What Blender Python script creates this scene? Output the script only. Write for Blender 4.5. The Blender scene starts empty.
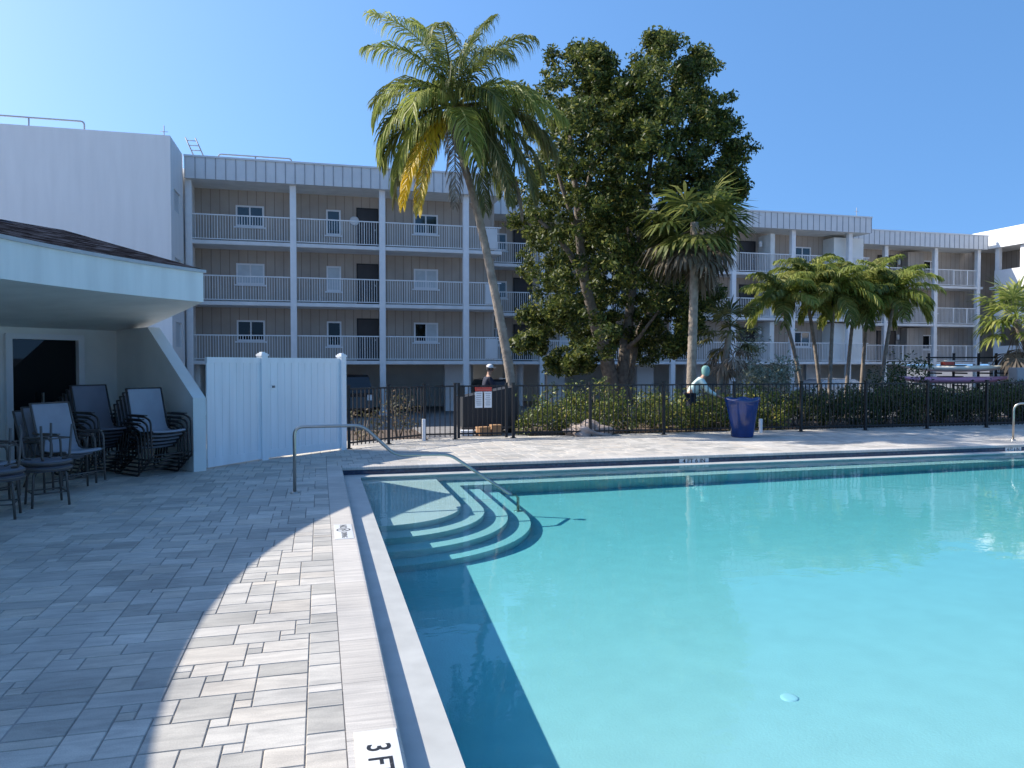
import bpy, bmesh, math, random
import numpy as np
from mathutils import Vector, Matrix
random.seed(7); rng = np.random.default_rng(7)
R = math.radians; PI = math.pi
sc = bpy.context.scene
COL = sc.collection

# ---------------------------------------------------------------- helpers
def tag(o, label=None, cat=None, group=None, kind=None):
    if label: o['label'] = label
    if cat: o['category'] = cat
    if group: o['group'] = group
    if kind: o['kind'] = kind
    return o

def thing(name, label, cat, loc=(0, 0, 0), rz=0, group=None):
    o = bpy.data.objects.new(name, None); COL.objects.link(o)
    o.empty_display_size = .1
    o.location = loc; o.rotation_euler = (0, 0, rz)
    return tag(o, label, cat, group)

def frame_of(d):
    d = Vector(d).normalized()
    a = Vector((0, 0, 1)) if abs(d.z) < .95 else Vector((0, 1, 0))
    s = d.cross(a).normalized(); u = s.cross(d).normalized()
    return s, u

class MB:
    """collects shapes into one mesh"""
    def __init__(self): self.v = []; self.f = []; self.m = []; self.sm = []
    def _add(self, vs, fs, mat=0, smooth=False):
        n = len(self.v); self.v += [tuple(p) for p in vs]
        for f in fs:
            self.f.append([i + n for i in f]); self.m.append(mat); self.sm.append(smooth)
        return self
    def box(self, x0, x1, y0, y1, z0, z1, mat=0):
        vs = [(x, y, z) for z in (z0, z1) for y in (y0, y1) for x in (x0, x1)]
        return self._add(vs, [(0, 2, 3, 1), (4, 5, 7, 6), (0, 1, 5, 4), (2, 6, 7, 3), (0, 4, 6, 2), (1, 3, 7, 5)], mat)
    def bbox(self, x0, x1, y0, y1, z0, z1, b=.01, mat=0):
        """box with chamfered edges"""
        bm = bmesh.new(); bmesh.ops.create_cube(bm, size=1)
        for v in bm.verts:
            v.co = Vector(((x0 + x1) / 2 + v.co.x * (x1 - x0), (y0 + y1) / 2 + v.co.y * (y1 - y0), (z0 + z1) / 2 + v.co.z * (z1 - z0)))
        bmesh.ops.bevel(bm, geom=bm.edges[:], offset=b, segments=2, affect='EDGES', profile=.7)
        bm.verts.index_update()
        self._add([v.co[:] for v in bm.verts], [[v.index for v in f.verts] for f in bm.faces], mat, True)
        bm.free(); return self
    def obox(self, c, dx, dy, dz, sx, sy, sz, mat=0):
        c = Vector(c); dx = Vector(dx).normalized() * sx / 2; dy = Vector(dy).normalized() * sy / 2; dz = Vector(dz).normalized() * sz / 2
        vs = [c + dx * i + dy * j + dz * k for k in (-1, 1) for j in (-1, 1) for i in (-1, 1)]
        return self._add(vs, [(0, 2, 3, 1), (4, 5, 7, 6), (0, 1, 5, 4), (2, 6, 7, 3), (0, 4, 6, 2), (1, 3, 7, 5)], mat)
    def tube(self, pts, r, n=8, mat=0, cap=True):
        pts = [Vector(p) for p in pts]
        rs = r if isinstance(r, (list, tuple)) else [r] * len(pts)
        vs = []; s = u = None
        for i, p in enumerate(pts):
            d = (pts[min(i + 1, len(pts) - 1)] - pts[max(i - 1, 0)]).normalized()
            if s is None: s, u = frame_of(d)
            else:
                s = (s - d * s.dot(d)).normalized(); u = s.cross(d).normalized()
            for k in range(n):
                a = 2 * PI * k / n
                vs.append(p + (s * math.cos(a) + u * math.sin(a)) * rs[i])
        fs = []
        for i in range(len(pts) - 1):
            for k in range(n):
                k2 = (k + 1) % n
                fs.append((i * n + k, i * n + k2, (i + 1) * n + k2, (i + 1) * n + k))
        if cap:
            fs.append(tuple(range(n))[::-1]); fs.append(tuple(range((len(pts) - 1) * n, len(pts) * n)))
        return self._add(vs, fs, mat, True)
    def lathe(self, prof, c=(0, 0, 0), n=32, mat=0, squash=1):
        vs = [(c[0] + r * math.cos(2 * PI * k / n), c[1] + r * squash * math.sin(2 * PI * k / n), c[2] + z) for r, z in prof for k in range(n)]
        fs = [(i * n + k, i * n + (k + 1) % n, (i + 1) * n + (k + 1) % n, (i + 1) * n + k) for i in range(len(prof) - 1) for k in range(n)]
        return self._add(vs, fs, mat, True)
    def prism(self, poly, z0, z1, mat=0):
        n = len(poly)
        vs = [(x, y, z0) for x, y in poly] + [(x, y, z1) for x, y in poly]
        fs = [tuple(range(n))[::-1], tuple(range(n, 2 * n))] + [(i, (i + 1) % n, n + (i + 1) % n, n + i) for i in range(n)]
        return self._add(vs, fs, mat)
    def quad(self, a, b, c, d, mat=0): return self._add([a, b, c, d], [(0, 1, 2, 3)], mat)
    def build(self, name, mats, parent=None, recalc=True):
        me = bpy.data.meshes.new(name)
        me.from_pydata(self.v, [], self.f)
        for m in (mats if isinstance(mats, (list, tuple)) else [mats]): me.materials.append(m)
        me.polygons.foreach_set('material_index', self.m)
        me.polygons.foreach_set('use_smooth', self.sm)
        if recalc:
            bm = bmesh.new(); bm.from_mesh(me)
            bmesh.ops.recalc_face_normals(bm, faces=bm.faces[:]); bm.to_mesh(me); bm.free()
        me.update()
        o = bpy.data.objects.new(name, me); COL.objects.link(o)
        if parent: o.parent = parent
        return o

def quads_obj(name, Q, rnd, mat, parent=None):
    """Q (n,4,3) array of quads, rnd (n,) value per quad -> attribute 'rnd'"""
    n = len(Q)
    me = bpy.data.meshes.new(name)
    me.vertices.add(n * 4); me.vertices.foreach_set('co', Q.reshape(-1).astype(np.float32))
    me.loops.add(n * 4); me.loops.foreach_set('vertex_index', np.arange(n * 4, dtype=np.int32))
    me.polygons.add(n); me.polygons.foreach_set('loop_start', np.arange(0, n * 4, 4, dtype=np.int32))
    me.polygons.foreach_set('loop_total', np.full(n, 4, dtype=np.int32))
    me.update(calc_edges=True)
    a = me.attributes.new('rnd', 'FLOAT', 'FACE'); a.data.foreach_set('value', np.asarray(rnd, dtype=np.float32))
    me.materials.append(mat); me.validate()
    o = bpy.data.objects.new(name, me); COL.objects.link(o)
    if parent: o.parent = parent
    return o

def copy_tree(o, parent=None):
    c = o.copy(); COL.objects.link(c); c.parent = parent
    for ch in list(o.children): copy_tree(ch, c)
    return c

def struct(o, label=None):
    o['kind'] = 'structure'
    if label: o['label'] = label
    return o

# ---------------------------------------------------------------- materials
def new_mat(name):
    m = bpy.data.materials.new(name); m.use_nodes = True
    nt = m.node_tree; b = nt.nodes['Principled BSDF']
    return m, nt, b

def N(nt, t, **kw):
    n = nt.nodes.new(t)
    for k, v in kw.items(): setattr(n, k, v)
    return n

def plain(name, col, rough=.6, metal=0, var=.12, scale=4, bump=0, bscale=60, spec=.5, streak=False):
    """colour with soft dirt variation and fine bump"""
    m, nt, b = new_mat(name)
    tc = N(nt, 'ShaderNodeTexCoord')
    no = N(nt, 'ShaderNodeTexNoise'); no.inputs['Scale'].default_value = scale; no.inputs['Detail'].default_value = 6
    if streak:
        mp = N(nt, 'ShaderNodeMapping'); mp.inputs['Scale'].default_value = (3, 3, .35)
        nt.links.new(tc.outputs['Object'], mp.inputs[0]); nt.links.new(mp.outputs[0], no.inputs['Vector'])
    else: nt.links.new(tc.outputs['Object'], no.inputs['Vector'])
    rp = N(nt, 'ShaderNodeValToRGB')
    rp.color_ramp.elements[0].position = .3; rp.color_ramp.elements[1].position = .7
    rp.color_ramp.elements[0].color = tuple(c * (1 - var) for c in col) + (1,)
    rp.color_ramp.elements[1].color = tuple(min(1, c * (1 + var * .5)) for c in col) + (1,)
    nt.links.new(no.outputs['Fac'], rp.inputs[0]); nt.links.new(rp.outputs[0], b.inputs['Base Color'])
    b.inputs['Roughness'].default_value = rough; b.inputs['Metallic'].default_value = metal
    b.inputs['Specular IOR Level'].default_value = spec
    if bump:
        n2 = N(nt, 'ShaderNodeTexNoise'); n2.inputs['Scale'].default_value = bscale; n2.inputs['Detail'].default_value = 4
        nt.links.new(tc.outputs['Object'], n2.inputs['Vector'])
        bp = N(nt, 'ShaderNodeBump'); bp.inputs['Strength'].default_value = bump; bp.inputs['Distance'].default_value = .02
        nt.links.new(n2.outputs['Fac'], bp.inputs['Height']); nt.links.new(bp.outputs[0], b.inputs['Normal'])
    return m

def leaf_mat(name, stops, rough=.5, transl=.25, spec=.4):
    m, nt, b = new_mat(name)
    at = N(nt, 'ShaderNodeAttribute', attribute_name='rnd')
    rp = N(nt, 'ShaderNodeValToRGB')
    els = rp.color_ramp.elements
    els[0].position = stops[0][0]; els[0].color = stops[0][1] + (1,)
    els[1].position = stops[-1][0]; els[1].color = stops[-1][1] + (1,)
    for p, c in stops[1:-1]:
        e = els.new(p); e.color = c + (1,)
    nt.links.new(at.outputs['Fac'], rp.inputs[0]); nt.links.new(rp.outputs[0], b.inputs['Base Color'])
    b.inputs['Roughness'].default_value = rough; b.inputs['Specular IOR Level'].default_value = spec
    tr = N(nt, 'ShaderNodeBsdfTranslucent'); mx = N(nt, 'ShaderNodeMixShader'); mx.inputs[0].default_value = transl
    gm = N(nt, 'ShaderNodeGamma'); gm.inputs[1].default_value = .85
    nt.links.new(rp.outputs[0], gm.inputs[0]); nt.links.new(gm.outputs[0], tr.inputs[0])
    nt.links.new(b.outputs[0], mx.inputs[1]); nt.links.new(tr.outputs[0], mx.inputs[2])
    nt.links.new(mx.outputs[0], nt.nodes['Material Output'].inputs['Surface'])
    return m

M = {}
M['stucco'] = plain('stucco', (.82, .81, .79), .9, var=.05, scale=1.1, bump=.35, bscale=40, streak=True)
M['white_paint'] = plain('white_paint', (.78, .79, .80), .5, var=.05, scale=3)
M['fascia_paint'] = plain('fascia_paint', (.80, .82, .80), .7, var=.10, scale=1.6, bump=.05, streak=True)
M['soffit'] = plain('soffit', (.80, .82, .80), .8, var=.10, scale=2)
M['pav_wall'] = plain('pav_wall', (.78, .79, .75), .85, var=.06, scale=2, bump=.2)
M['seam'] = plain('seam', (.30, .31, .33), .6)
M['metal_panel'] = plain('metal_panel', (.66, .67, .67), .45, var=.06, scale=2, spec=.6)
M['column'] = plain('column', (.82, .82, .81), .7, var=.05)
M['slab'] = plain('slab', (.76, .76, .75), .8, var=.12, scale=1.5)
M['vinyl'] = plain('vinyl', (.82, .84, .85), .36, var=.07, scale=2.5, streak=True)
M['black_metal'] = plain('black_metal', (.010, .010, .011), .55, var=.2)
M['steel'] = plain('steel', (.47, .44, .40), .3, 1.0, var=.1)
M['galv'] = plain('galv', (.30, .31, .33), .6)
M['dark'] = plain('dark', (.02, .02, .022), .7)
M['glass'] = plain('glass', (.03, .05, .06), .05, var=.1, spec=.8)
M['glass_dark'] = plain('glass_dark', (.006, .008, .010), .04, var=.1, spec=.35)
M['blind'] = plain('blind', (.55, .6, .62), .3, var=.08, spec=.6)
M['door_dark'] = plain('door_dark', (.035, .03, .03), .5)
M['asphalt'] = plain('asphalt', (.055, .055, .058), .9, var=.2, scale=.6, bump=.4, bscale=40)
M['soil'] = plain('soil', (.14, .10, .075), .95, var=.4, scale=8, bump=1, bscale=30)
M['wing_white'] = plain('wing_white', (.82, .82, .81), .8, var=.04)
M['bark'] = plain('bark', (.20, .165, .13), .9, var=.45, scale=9, bump=1, bscale=25)
M['palm_bark'] = plain('palm_bark', (.30, .25, .20), .9, var=.35, scale=7, bump=1, bscale=18)
M['rock'] = plain('rock', (.38, .31, .27), .9, var=.4, scale=5, bump=1, bscale=12)

def siding_mat():
    m, nt, b = new_mat('siding')
    tc = N(nt, 'ShaderNodeTexCoord'); sx = N(nt, 'ShaderNodeSeparateXYZ')
    nt.links.new(tc.outputs['Object'], sx.inputs[0])
    ad = N(nt, 'ShaderNodeMath', operation='ADD'); nt.links.new(sx.outputs[0], ad.inputs[0]); nt.links.new(sx.outputs[1], ad.inputs[1])
    md = N(nt, 'ShaderNodeMath', operation='PINGPONG'); md.inputs[1].default_value = .205
    nt.links.new(ad.outputs[0], md.inputs[0])
    lt = N(nt, 'ShaderNodeMath', operation='LESS_THAN'); lt.inputs[1].default_value = .013
    nt.links.new(md.outputs[0], lt.inputs[0])
    no = N(nt, 'ShaderNodeTexNoise'); no.inputs['Scale'].default_value = 1.2; no.inputs['Detail'].default_value = 5
    nt.links.new(tc.outputs['Object'], no.inputs['Vector'])
    rp = N(nt, 'ShaderNodeValToRGB')
    rp.color_ramp.elements[0].position = .3; rp.color_ramp.elements[1].position = .7
    rp.color_ramp.elements[0].color = (.39, .335, .285, 1); rp.color_ramp.elements[1].color = (.45, .395, .34, 1)
    nt.links.new(no.outputs['Fac'], rp.inputs[0])
    mx = N(nt, 'ShaderNodeMix', data_type='RGBA'); nt.links.new(lt.outputs[0], mx.inputs['Factor'])
    nt.links.new(rp.outputs[0], mx.inputs['A']); mx.inputs['B'].default_value = (.25, .21, .18, 1)
    nt.links.new(mx.outputs['Result'], b.inputs['Base Color']); b.inputs['Roughness'].default_value = .8
    bp = N(nt, 'ShaderNodeBump', invert=True); bp.inputs['Distance'].default_value = .02
    nt.links.new(lt.outputs[0], bp.inputs['Height']); nt.links.new(bp.outputs[0], b.inputs['Normal'])
    return m
M['siding'] = siding_mat()

def paver_mat(name, stops, streak_axis=None, attr=True, joints=None):
    m, nt, b = new_mat(name)
    tc = N(nt, 'ShaderNodeTexCoord')
    at = N(nt, 'ShaderNodeAttribute', attribute_name='rnd')
    rp = N(nt, 'ShaderNodeValToRGB'); els = rp.color_ramp.elements
    els[0].position = stops[0][0]; els[0].color = stops[0][1] + (1,)
    els[1].position = stops[-1][0]; els[1].color = stops[-1][1] + (1,)
    for p, c in stops[1:-1]:
        e = els.new(p); e.color = c + (1,)
    nt.links.new(at.outputs['Fac'], rp.inputs[0])
    # blended swirls of pigment inside each paver, shifted per paver
    mp = N(nt, 'ShaderNodeMapping'); mp.inputs['Scale'].default_value = (2.2, 9, 1) if streak_axis is None else ((1.2, 34, 1) if streak_axis == 'x' else (34, 1.2, 1))
    nt.links.new(tc.outputs['Object'], mp.inputs[0])
    vm = N(nt, 'ShaderNodeVectorMath', operation='ADD'); nt.links.new(mp.outputs[0], vm.inputs[0])
    cm = N(nt, 'ShaderNodeCombineXYZ'); ml = N(nt, 'ShaderNodeMath', operation='MULTIPLY'); ml.inputs[1].default_value = 91
    nt.links.new(at.outputs['Fac'], ml.inputs[0]); nt.links.new(ml.outputs[0], cm.inputs[2]); nt.links.new(cm.outputs[0], vm.inputs[1])
    no = N(nt, 'ShaderNodeTexNoise'); no.inputs['Scale'].default_value = 1.6; no.inputs['Detail'].default_value = 7; no.inputs['Roughness'].default_value = .62
    no.inputs['Distortion'].default_value = .6
    nt.links.new(vm.outputs[0], no.inputs['Vector'])
    r2 = N(nt, 'ShaderNodeValToRGB'); r2.color_ramp.elements[0].position = .34; r2.color_ramp.elements[1].position = .62
    r2.color_ramp.elements[0].color = (.72, .71, .70, 1); r2.color_ramp.elements[1].color = (1.04, 1.02, .99, 1)
    nt.links.new(no.outputs['Fac'], r2.inputs[0])
    mx = N(nt, 'ShaderNodeMix', data_type='RGBA', blend_type='MULTIPLY'); mx.inputs['Factor'].default_value = .8
    nt.links.new(rp.outputs[0], mx.inputs['A']); nt.links.new(r2.outputs[0], mx.inputs['B'])
    # speckle
    n3 = N(nt, 'ShaderNodeTexNoise'); n3.inputs['Scale'].default_value = 160; n3.inputs['Detail'].default_value = 2
    nt.links.new(tc.outputs['Object'], n3.inputs['Vector'])
    r3 = N(nt, 'ShaderNodeValToRGB'); r3.color_ramp.elements[0].color = (.86, .86, .86, 1); r3.color_ramp.elements[1].color = (1.06, 1.06, 1.06, 1)
    r3.color_ramp.elements[0].position = .35; r3.color_ramp.elements[1].position = .65
    nt.links.new(n3.outputs['Fac'], r3.inputs[0])
    mx2 = N(nt, 'ShaderNodeMix', data_type='RGBA', blend_type='MULTIPLY'); mx2.inputs['Factor'].default_value = .8
    nt.links.new(mx.outputs['Result'], mx2.inputs['A']); nt.links.new(r3.outputs[0], mx2.inputs['B'])
    n4 = N(nt, 'ShaderNodeTexNoise'); n4.inputs['Scale'].default_value = 1.1; n4.inputs['Detail'].default_value = 5
    nt.links.new(tc.outputs['Object'], n4.inputs['Vector'])
    r4 = N(nt, 'ShaderNodeValToRGB'); r4.color_ramp.elements[0].color = (.80, .80, .80, 1); r4.color_ramp.elements[1].color = (1.06, 1.05, 1.03, 1)
    r4.color_ramp.elements[0].position = .35; r4.color_ramp.elements[1].position = .6
    nt.links.new(n4.outputs['Fac'], r4.inputs[0])
    mx3 = N(nt, 'ShaderNodeMix', data_type='RGBA', blend_type='MULTIPLY'); mx3.inputs['Factor'].default_value = .8
    nt.links.new(mx2.outputs['Result'], mx3.inputs['A']); nt.links.new(r4.outputs[0], mx3.inputs['B'])
    nt.links.new(mx3.outputs['Result'], b.inputs['Base Color'])
    b.inputs['Roughness'].default_value = .72; b.inputs['Specular IOR Level'].default_value = .3
    bp = N(nt, 'ShaderNodeBump'); bp.inputs['Strength'].default_value = .35; bp.inputs['Distance'].default_value = .006
    nt.links.new(no.outputs['Fac'], bp.inputs['Height']); nt.links.new(bp.outputs[0], b.inputs['Normal'])
    return m
M['paver'] = paver_mat('paver', [(0, (.44, .425, .39)), (.3, (.54, .52, .48)), (.6, (.61, .585, .54)), (.8, (.61, .56, .49)), (1, (.66, .63, .58))])
M['coping'] = paver_mat('coping', [(0, (.57, .54, .50)), (.6, (.61, .58, .54)), (1, (.65, .62, .58))], streak_axis='x')
M['coping_far'] = paver_mat('coping_far', [(0, (.57, .54, .50)), (.6, (.61, .58, .54)), (1, (.65, .62, .58))], streak_axis='y')
M['joint'] = plain('joint', (.27, .25, .23), .95, var=.3, scale=20)
M['plaster'] = plain('plaster', (.60, .66, .63), .8, var=.05, scale=4, bump=.15)

def tile_mat():
    m, nt, b = new_mat('navy_tile')
    tc = N(nt, 'ShaderNodeTexCoord')
    vo = N(nt, 'ShaderNodeTexVoronoi', feature='F1'); vo.inputs['Scale'].default_value = 22; vo.inputs['Randomness'].default_value = .25
    nt.links.new(tc.outputs['Object'], vo.inputs['Vector'])
    rp = N(nt, 'ShaderNodeValToRGB')
    rp.color_ramp.elements[0].color = (.010, .022, .055, 1); rp.color_ramp.elements[1].color = (.035, .07, .13, 1)
    nt.links.new(vo.outputs['Color'], rp.inputs[0]); nt.links.new(rp.outputs[0], b.inputs['Base Color'])
    b.inputs['Roughness'].default_value = .15
    return m
M['tile'] = tile_mat()

def water_mat():
    """refracting sheet; the reflecting skin sits on the water body just above it"""
    m = bpy.data.materials.new('water'); m.use_nodes = True; nt = m.node_tree
    nt.nodes.clear(); out = N(nt, 'ShaderNodeOutputMaterial')
    g = N(nt, 'ShaderNodeBsdfRefraction'); g.inputs['IOR'].default_value = 1.14; g.inputs['Roughness'].default_value = 0
    g.inputs['Color'].default_value = (1, 1, 1, 1)
    nt.links.new(g.outputs[0], out.inputs['Surface'])
    return m
M['water'] = water_mat()
def skin_mat():
    m = bpy.data.materials.new('water_body'); m.use_nodes = True; nt = m.node_tree; nt.nodes.clear()
    out = N(nt, 'ShaderNodeOutputMaterial'); va = N(nt, 'ShaderNodeVolumeAbsorption')
    va.inputs['Color'].default_value = (.06, .85, .91, 1); va.inputs['Density'].default_value = .88
    nt.links.new(va.outputs[0], out.inputs['Volume'])
    tr = N(nt, 'ShaderNodeBsdfTransparent')
    gl = N(nt, 'ShaderNodeBsdfGlossy'); gl.inputs['Roughness'].default_value = .0; fr = N(nt, 'ShaderNodeFresnel'); fr.inputs['IOR'].default_value = 1.333
    ge = N(nt, 'ShaderNodeNewGeometry'); iv = N(nt, 'ShaderNodeMath', operation='SUBTRACT'); iv.inputs[0].default_value = 1
    nt.links.new(ge.outputs['Backfacing'], iv.inputs[1]); mu = N(nt, 'ShaderNodeMath', operation='MULTIPLY')
    nt.links.new(fr.outputs[0], mu.inputs[0]); nt.links.new(iv.outputs[0], mu.inputs[1])
    mxs = N(nt, 'ShaderNodeMixShader'); nt.links.new(mu.outputs[0], mxs.inputs[0]); nt.links.new(tr.outputs[0], mxs.inputs[1]); nt.links.new(gl.outputs[0], mxs.inputs[2])
    nt.links.new(mxs.outputs[0], out.inputs['Surface'])
    tc = N(nt, 'ShaderNodeTexCoord')
    mp = N(nt, 'ShaderNodeMapping'); mp.inputs['Scale'].default_value = (1, 1.5, 1); nt.links.new(tc.outputs['Object'], mp.inputs[0])
    no = N(nt, 'ShaderNodeTexNoise'); no.inputs['Scale'].default_value = 2.4; no.inputs['Detail'].default_value = 3; no.inputs['Roughness'].default_value = .5
    nt.links.new(mp.outputs[0], no.inputs['Vector'])
    bp = N(nt, 'ShaderNodeBump'); bp.inputs['Strength'].default_value = 1; bp.inputs['Distance'].default_value = .0028
    nt.links.new(no.outputs['Fac'], bp.inputs['Height']); nt.links.new(bp.outputs[0], gl.inputs['Normal'])
    return m
M['water_volume'] = skin_mat()

def shingle_mat():
    m, nt, b = new_mat('shingle')
    tc = N(nt, 'ShaderNodeTexCoord')
    br = N(nt, 'ShaderNodeTexBrick'); br.inputs['Scale'].default_value = 1
    br.inputs['Brick Width'].default_value = .34; br.inputs['Row Height'].default_value = .17; br.inputs['Mortar Size'].default_value = .018
    br.inputs['Color1'].default_value = (.060, .068, .085, 1); br.inputs['Color2'].default_value = (.02, .02, .025, 1); br.inputs['Mortar'].default_value = (.015, .015, .015, 1)
    nt.links.new(tc.outputs['UV'], br.inputs['Vector'])
    mp_ = N(nt, 'ShaderNodeMapping'); mp_.inputs['Scale'].default_value = (2.2, 5.5, 1); nt.links.new(tc.outputs['UV'], mp_.inputs[0])
    nz = N(nt, 'ShaderNodeTexNoise'); nz.inputs['Scale'].default_value = 1; nz.inputs['Detail'].default_value = 3; nt.links.new(mp_.outputs[0], nz.inputs['Vector'])
    no = N(nt, 'ShaderNodeValToRGB'); no.color_ramp.elements[0].position = .42; no.color_ramp.elements[1].position = .58
    no.color_ramp.elements[0].color = (.22, .21, .23, 1); no.color_ramp.elements[1].color = (.95, 1.0, 1.08, 1); nt.links.new(nz.outputs['Fac'], no.inputs[0])
    mx = N(nt, 'ShaderNodeMix', data_type='RGBA', blend_type='MULTIPLY'); mx.inputs['Factor'].default_value = .6
    nt.links.new(br.outputs['Color'], mx.inputs['A']); nt.links.new(no.outputs['Color'], mx.inputs['B'])
    mx.inputs['Factor'].default_value = .9
    nt.links.new(mx.outputs['Result'], b.inputs['Base Color']); b.inputs['Roughness'].default_value = 1; b.inputs['Specular IOR Level'].default_value = 0
    bp = N(nt, 'ShaderNodeBump'); bp.inputs['Distance'].default_value = .04; nt.links.new(br.outputs['Fac'], bp.inputs['Height']); bp.invert = True
    nt.links.new(bp.outputs[0], b.inputs['Normal'])
    return m
M['shingle'] = shingle_mat()

# ---------------------------------------------------------------- camera, world, sun
cam = bpy.data.cameras.new('camera'); co = bpy.data.objects.new('camera', cam); COL.objects.link(co)
co.location = (0, 0, 1.68); co.rotation_euler = (R(90) - math.atan(20 / 745), 0, -R(14.5))
cam.sensor_width = 36; cam.lens = 745 / 1024 * 36; cam.clip_end = 3000; cam.clip_start = .05
sc.camera = co

SUN_AZ = math.atan2(-.894, .447)          # from +Y, positive towards +X
SUN_EL = R(40.5)
w = bpy.data.worlds.new('World'); sc.world = w; w.use_nodes = True
nt = w.node_tree; bg = nt.nodes['Background']
sky = nt.nodes.new('ShaderNodeTexSky'); sky.sky_type = 'NISHITA'; sky.sun_disc = False
sky.sun_elevation = SUN_EL; sky.sun_rotation = SUN_AZ
sky.air_density = 1.0; sky.dust_density = .8; sky.ozone_density = 2.2; sky.altitude = 0
tcn = nt.nodes.new('ShaderNodeTexCoord'); sx_ = nt.nodes.new('ShaderNodeSeparateXYZ'); cb = nt.nodes.new('ShaderNodeCombineXYZ')
ml = nt.nodes.new('ShaderNodeMath'); ml.operation = 'MULTIPLY_ADD'; ml.inputs[1].default_value = 1.0; ml.inputs[2].default_value = .37
nt.links.new(tcn.outputs['Generated'], sx_.inputs[0]); nt.links.new(sx_.outputs[0], cb.inputs[0]); nt.links.new(sx_.outputs[1], cb.inputs[1])
nt.links.new(sx_.outputs[2], ml.inputs[0]); nt.links.new(ml.outputs[0], cb.inputs[2])
vn = nt.nodes.new('ShaderNodeVectorMath'); vn.operation = 'NORMALIZE'; nt.links.new(cb.outputs[0], vn.inputs[0]); nt.links.new(vn.outputs[0], sky.inputs['Vector'])
hs = nt.nodes.new('ShaderNodeHueSaturation'); hs.inputs['Saturation'].default_value = 1.2; hs.inputs['Hue'].default_value = .498
nt.links.new(sky.outputs[0], hs.inputs['Color']); nt.links.new(hs.outputs[0], bg.inputs[0]); bg.inputs[1].default_value = .15
sl = bpy.data.lights.new('sun', 'SUN'); sl.energy = 3.35; sl.angle = R(.5); sl.color = (1, .93, .83)
so = bpy.data.objects.new('sun', sl); COL.objects.link(so)
to_sun = Vector((math.sin(SUN_AZ) * math.cos(SUN_EL), math.cos(SUN_AZ) * math.cos(SUN_EL), math.sin(SUN_EL)))
so.rotation_euler = to_sun.to_track_quat('Z', 'Y').to_euler(); so.location = (-20, 10, 30)
sl.cycles.is_caustics_light = True
sc.view_settings.view_transform = 'Standard'; sc.view_settings.look = 'None'; sc.view_settings.exposure = 1.0; sc.view_settings.gamma = 1
cy = sc.cycles; sc.render.engine = 'CYCLES'
cy.use_denoising = True; cy.max_bounces = 10; cy.diffuse_bounces = 4; cy.glossy_bounces = 4; cy.transmission_bounces = 6; cy.transparent_max_bounces = 12
cy.caustics_refractive = True; cy.caustics_reflective = False; cy.sample_clamp_indirect = 6

# ---------------------------------------------------------------- pool and deck
PX0, PX1, PY0, PY1 = .35, 24.0, -3.2, 12.37      # coping inner edge
ZW = -.14
def floorz(y): return ZW - (.57 + .34 * min(1, max(0, (y - 3) / 5.5)))

# pavers: random ashlar laid on a grid, each paver a raised slab with a chamfer
def pavers():
    c = .088; x0, y0 = -13.0 - .03, -4.0
    nx, ny = int(45.5 / c), int(20.9 / c)
    x0 = (PX0 - .243) - c * round((PX0 - .243 + 13) / c)
    y0 = (PY1 + .243) - c * round((PY1 + .243 + 4) / c)
    occ = np.zeros((nx, ny), bool)
    cx0 = PX0 - .243; cx1 = PX1 + .243; cy0 = PY0 - .243; cy1 = PY1 + .243
    for i in range(nx):
        for j in range(ny):
            x = x0 + (i + .5) * c; y = y0 + (j + .5) * c
            if cx0 < x < cx1 and cy0 < y < cy1: occ[i, j] = True
            if y > 16.62: occ[i, j] = True
            if abs(x + 1.40) < c * .3: occ[i, j] = True
    sizes = [(3, 2), (2, 3), (3, 3), (4, 3), (2, 2), (4, 2), (3, 1), (2, 1)]
    wts = [5, 2.2, 3.0, 1.8, 2.5, 1.8, 1.0, .5]
    Q = []; rn = []; base = .0
    for j in range(ny):
        for i in range(nx - 1, -1, -1):
            if occ[i, j]: continue
            order = random.choices(range(len(sizes)), wts, k=6) + [4, 7]
            done = False
            for k in order:
                a, b = sizes[k]
                if i - a + 1 >= 0 and j + b <= ny and not occ[i - a + 1:i + 1, j:j + b].any():
                    done = True; break
            if not done: a, b = 1, 1
            occ[i - a + 1:i + 1, j:j + b] = True
            g = .0026; ch = .0035
            X0, X1, Y0, Y1 = x0 + (i - a + 1) * c + g, x0 + (i + 1) * c - g, y0 + j * c + g, y0 + (j + b) * c - g
            dz = random.uniform(-.0008, .0008)
            t = [(X0 + ch, Y0 + ch), (X1 - ch, Y0 + ch), (X1 - ch, Y1 - ch), (X0 + ch, Y1 - ch)]
            o = [(X0, Y0), (X1, Y0), (X1, Y1), (X0, Y1)]
            r = random.random()
            Q.append([(p[0], p[1], dz) for p in t]); rn.append(r)
            for q in range(4):
                q2 = (q + 1) % 4
                Q.append([(o[q][0], o[q][1], dz - .006), (o[q2][0], o[q2][1], dz - .006), (t[q2][0], t[q2][1], dz), (t[q][0], t[q][1], dz)]); rn.append(r)
    return np.array(Q), rn
Q, rn = pavers()
struct(quads_obj('pool_deck', Q, rn, M['paver']))
m = MB()   # bedding sheet under the pavers, round the pool
for a in ((-13, PX0 - .03, -4, 16.6), (PX1 + .03, 32.4, -4, 16.6), (PX0 - .03, PX1 + .03, PY1 + .03, 16.6), (PX0 - .03, PX1 + .03, -4, PY0 - .03)):
    m.box(a[0], a[1], a[2], a[3], -.30, -.0065)
struct(m.build('deck_bedding', M['joint']))
m = MB()
m.box(-1.45, -1.35, -4, 16.55, -.0062, -.002)
struct(m.build('deck_drain', plain('drain_grate', (.30, .29, .28), .8)))

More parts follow.
